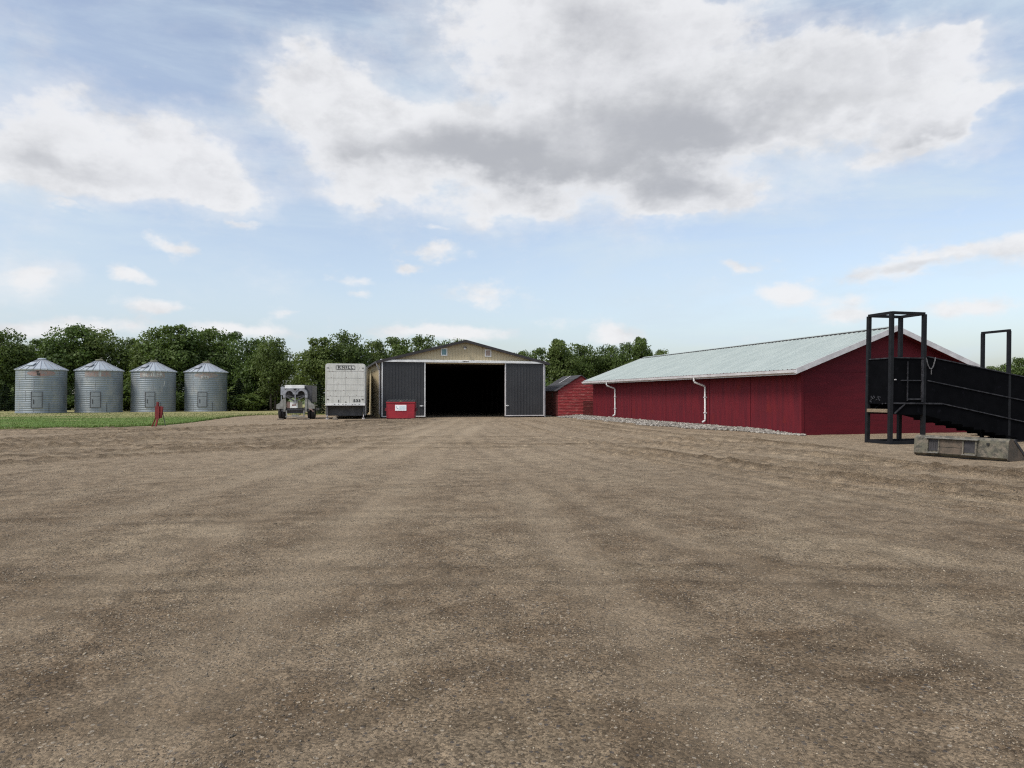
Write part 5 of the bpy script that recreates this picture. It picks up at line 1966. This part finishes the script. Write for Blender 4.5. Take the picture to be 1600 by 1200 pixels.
G1 = 'shelterbelt trees behind the grain bins'
G2 = 'trees between the trailer and the shed'
G3 = 'trees behind the small red shed'
G4 = 'distant trees at the right edge'
T = [
    (-40, 524, 95, 79, 0, 'leafy tree cut by the left edge, left of all the grain bins', G1),
    (14, 519, 82, 80, 2, 'leafy tree at the left edge rising behind the leftmost grain bin', G1),
    (62, 531, 70, 84, 3, 'lower dark tree right behind the leftmost grain bin roof', G1),
    (108, 513, 84, 80, 1, 'tall tree above the gap between the first two grain bins', G1),
    (152, 514, 84, 82, 0, 'tall rounded tree right behind the second grain bin', G1),
    (198, 530, 66, 85, 4, 'shorter tree in the dip between second and third grain bins', G1),
    (238, 515, 78, 81, 2, 'broad tree behind the third grain bin', G1),
    (276, 511, 80, 80, 5, 'tallest tree above the gap between third and fourth grain bins', G1),
    (318, 518, 80, 83, 1, 'full tree right behind the fourth grain bin', G1),
    (356, 522, 70, 82, 3, 'tree just right of the fourth grain bin', G1),
    (392, 531, 72, 78, 4, 'dark tree between the last grain bin and the grey machine', G1),
    (426, 529, 66, 76, 0, 'tree leaning over the grey farm machine, left of the sky gap', G1),
    (500, 530, 62, 74, 5, 'tree just left of the white trailer with open sky below', G2),
    (470, 574, 40, 96, 4, 'low distant tree in the sky gap above the grey farm machine', G2),
    (545, 521, 78, 76, 2, 'big dark tree directly behind the white trailer', G2),
    (588, 537, 60, 79, 1, 'tree between the white trailer and the tan shed roof', G2),
    (622, 530, 66, 90, 3, 'tree above the left end of the tan shed roof', G2),
    (664, 527, 66, 92, 4, 'tree above the middle of the left shed roof slope', G2),
    (704, 532, 52, 95, 0, 'tree just left of the tan shed peak', G2),
    (812, 552, 50, 92, 1, 'tree at the right end of the tan shed roof', G3),
    (842, 546, 46, 88, 3, 'tree above the gap between tan shed and small red shed', G3),
    (876, 532, 52, 88, 5, 'pointed tree above the small red shed roof', G3),
    (912, 538, 62, 92, 0, 'rounded tree above the right half of the small red shed', G3),
    (948, 541, 58, 94, 2, 'tree above the far corner of the red barn roof', G3),
    (976, 538, 44, 92, 4, 'second tree from the right in the row behind the red barn', G3),
    (1004, 529, 44, 90, 5, 'highest narrow tree above the far end of the barn roof', G3),
    (1032, 550, 40, 96, 1, 'lowest tree at the right end of the row above the barn roof', G3),
    (1554, 574, 40, 112, 3, 'distant tree touching the right tip of the barn roof', G4),
    (1578, 570, 44, 112, 4, 'distant tree between the barn and the right frame edge', G4),
    (1602, 562, 54, 104, 1, 'distant tree on the right edge of the frame', G4),
    (1650, 562, 60, 104, 0, 'distant tree just beyond the right frame edge', G4),
]
for q in T[:-1]:
    place_tree(*q)


def spruce_mesh(seed, H=5.0, R=1.6, n=9000):
    rng = np.random.default_rng(seed)
    nt = 15
    tier = rng.integers(0, nt, n)
    f = (tier + 0.5) / nt
    zc = 0.25 + f * (H - 0.4)
    rad = R * (1 - f) ** 0.85
    u = rng.random(n) ** 0.6
    nbr = 9
    br = rng.integers(0, nbr, n)
    a = br * 2 * math.pi / nbr + tier * 0.7 + rng.normal(0, 0.13, n)
    r = u * rad * (1 + 0.18 * np.sin(br * 2.1 + tier))
    z = zc - u * 0.28 * rad + rng.normal(0, 0.05, n)
    p = np.stack([r * np.cos(a), r * np.sin(a), z], -1)
    nrm = rng.normal(0, 0.5, p.shape) + np.array([0, 0, 1.0])
    nrm /= np.linalg.norm(nrm, axis=1)[:, None]
    V = quads(p, nrm, rng.uniform(0.04, 0.10, n), rng)
    return np_mesh('crown', V, np.arange(len(V)).reshape(-1, 4), MT['needle'], attrs={'tint': ('FACE', rng.random(n))})


sc = [spruce_mesh(5), spruce_mesh(6)]
sfirst = [True, True]
GS = 'young spruces under the tall trees'
for k, (px, ytop, Y, lab) in enumerate(((373, 590, 75, 'young dark spruce just right of the fourth grain bin'), (408, 596, 77, 'young spruce between the fourth grain bin and the machine'),
                                       (499, 596, 63, 'young spruce standing just left of the white trailer'), (284, 596, 77, 'young spruce in the gap between third and fourth bins'),
                                       (199, 598, 76, 'young spruce in the gap between second and third bins'), (8, 600, 73, 'young spruce left of the leftmost grain bin'))):
    X = (px - 800) / 1110 * Y
    H = 1.6 + (619 - ytop) / 1110 * Y
    t = thing('spruce', lab, 'spruce', (X, Y, 0.05), k * 1.1, GS)
    t.scale = (1, 1, H / 5.0) if k != 2 else (0.9, 0.9, H / 5.0)
    v = k % 2
    if sfirst[v]:
        sfirst[v] = False
        c = sc[v]
    else:
        c = sc[v].copy()
        COL.objects.link(c)
    c.parent = t
    mb = MB()
    mb.tube([(0, 0, -0.1), (0.02, 0, 2.4), (0, 0, 4.9)], [0.09, 0.05, 0.012], 7)
    mb.build('trunk', MT['bark'], t)

# undergrowth bushes at the foot of the trees
bush = []
for i in range(3):
    cr, cs = crown_mesh(300 + i, 3.6, 2.9, 0.1, 5200, MT['leaf'], 'foliage')
    bush.append(cr)
bf = [True] * 3
GB = 'bushes at the foot of the tree row'
BU = [(-12, 'bush at the left frame edge below the trees'), (14, 'bush just left of the leftmost grain bin'), (60, 'bush hidden behind the leftmost grain bin'), (110, 'bush in the gap between first and second bins'),
      (152, 'bush behind the second grain bin'), (196, 'bush in the gap between second and third bins'), (240, 'bush behind the third grain bin'), (282, 'bush in the gap between third and fourth bins'),
      (322, 'bush behind the fourth grain bin'), (362, 'bush beside the right side of the fourth bin'), (388, 'dark bush under the trees right of the last bin'),
      (414, 'bush under the trees just left of the grey machine'), (432, 'bush behind the left wheels of the grey machine'),
      (520, 'bush behind the white trailer left side'), (548, 'bush behind the middle of the white trailer'), (828, 'bush behind the right shed door'), (852, 'bush in the gap behind the small red shed'), (880, 'bush behind the small red shed roof'), (925, 'bush behind the barn far corner')]
for k, (px, lab) in enumerate(BU):
    if px in (60, 152, 240, 322, 520, 548, 828, 925): continue
    Y = 77 + 3 * math.sin(k * 2.3)
    X = (px - 800) / 1110 * Y
    t = thing('bush', lab, 'bush', (X, Y, 0), k * 0.9, GB)
    s = 0.85 + 0.25 * math.sin(k * 1.7)
    t.scale = (1.0, 1.0, s)
    v = k % 3
    if bf[v]:
        bf[v] = False
        c = bush[v]
    else:
        c = bush[v].copy()
        COL.objects.link(c)
    c.parent = t
for v in range(3):
    if bf[v]:
        bpy.data.objects.remove(bush[v])
for v, (cr, tr, _, _) in enumerate(VAR):
    if v not in used:
        bpy.data.objects.remove(cr)
        bpy.data.objects.remove(tr)
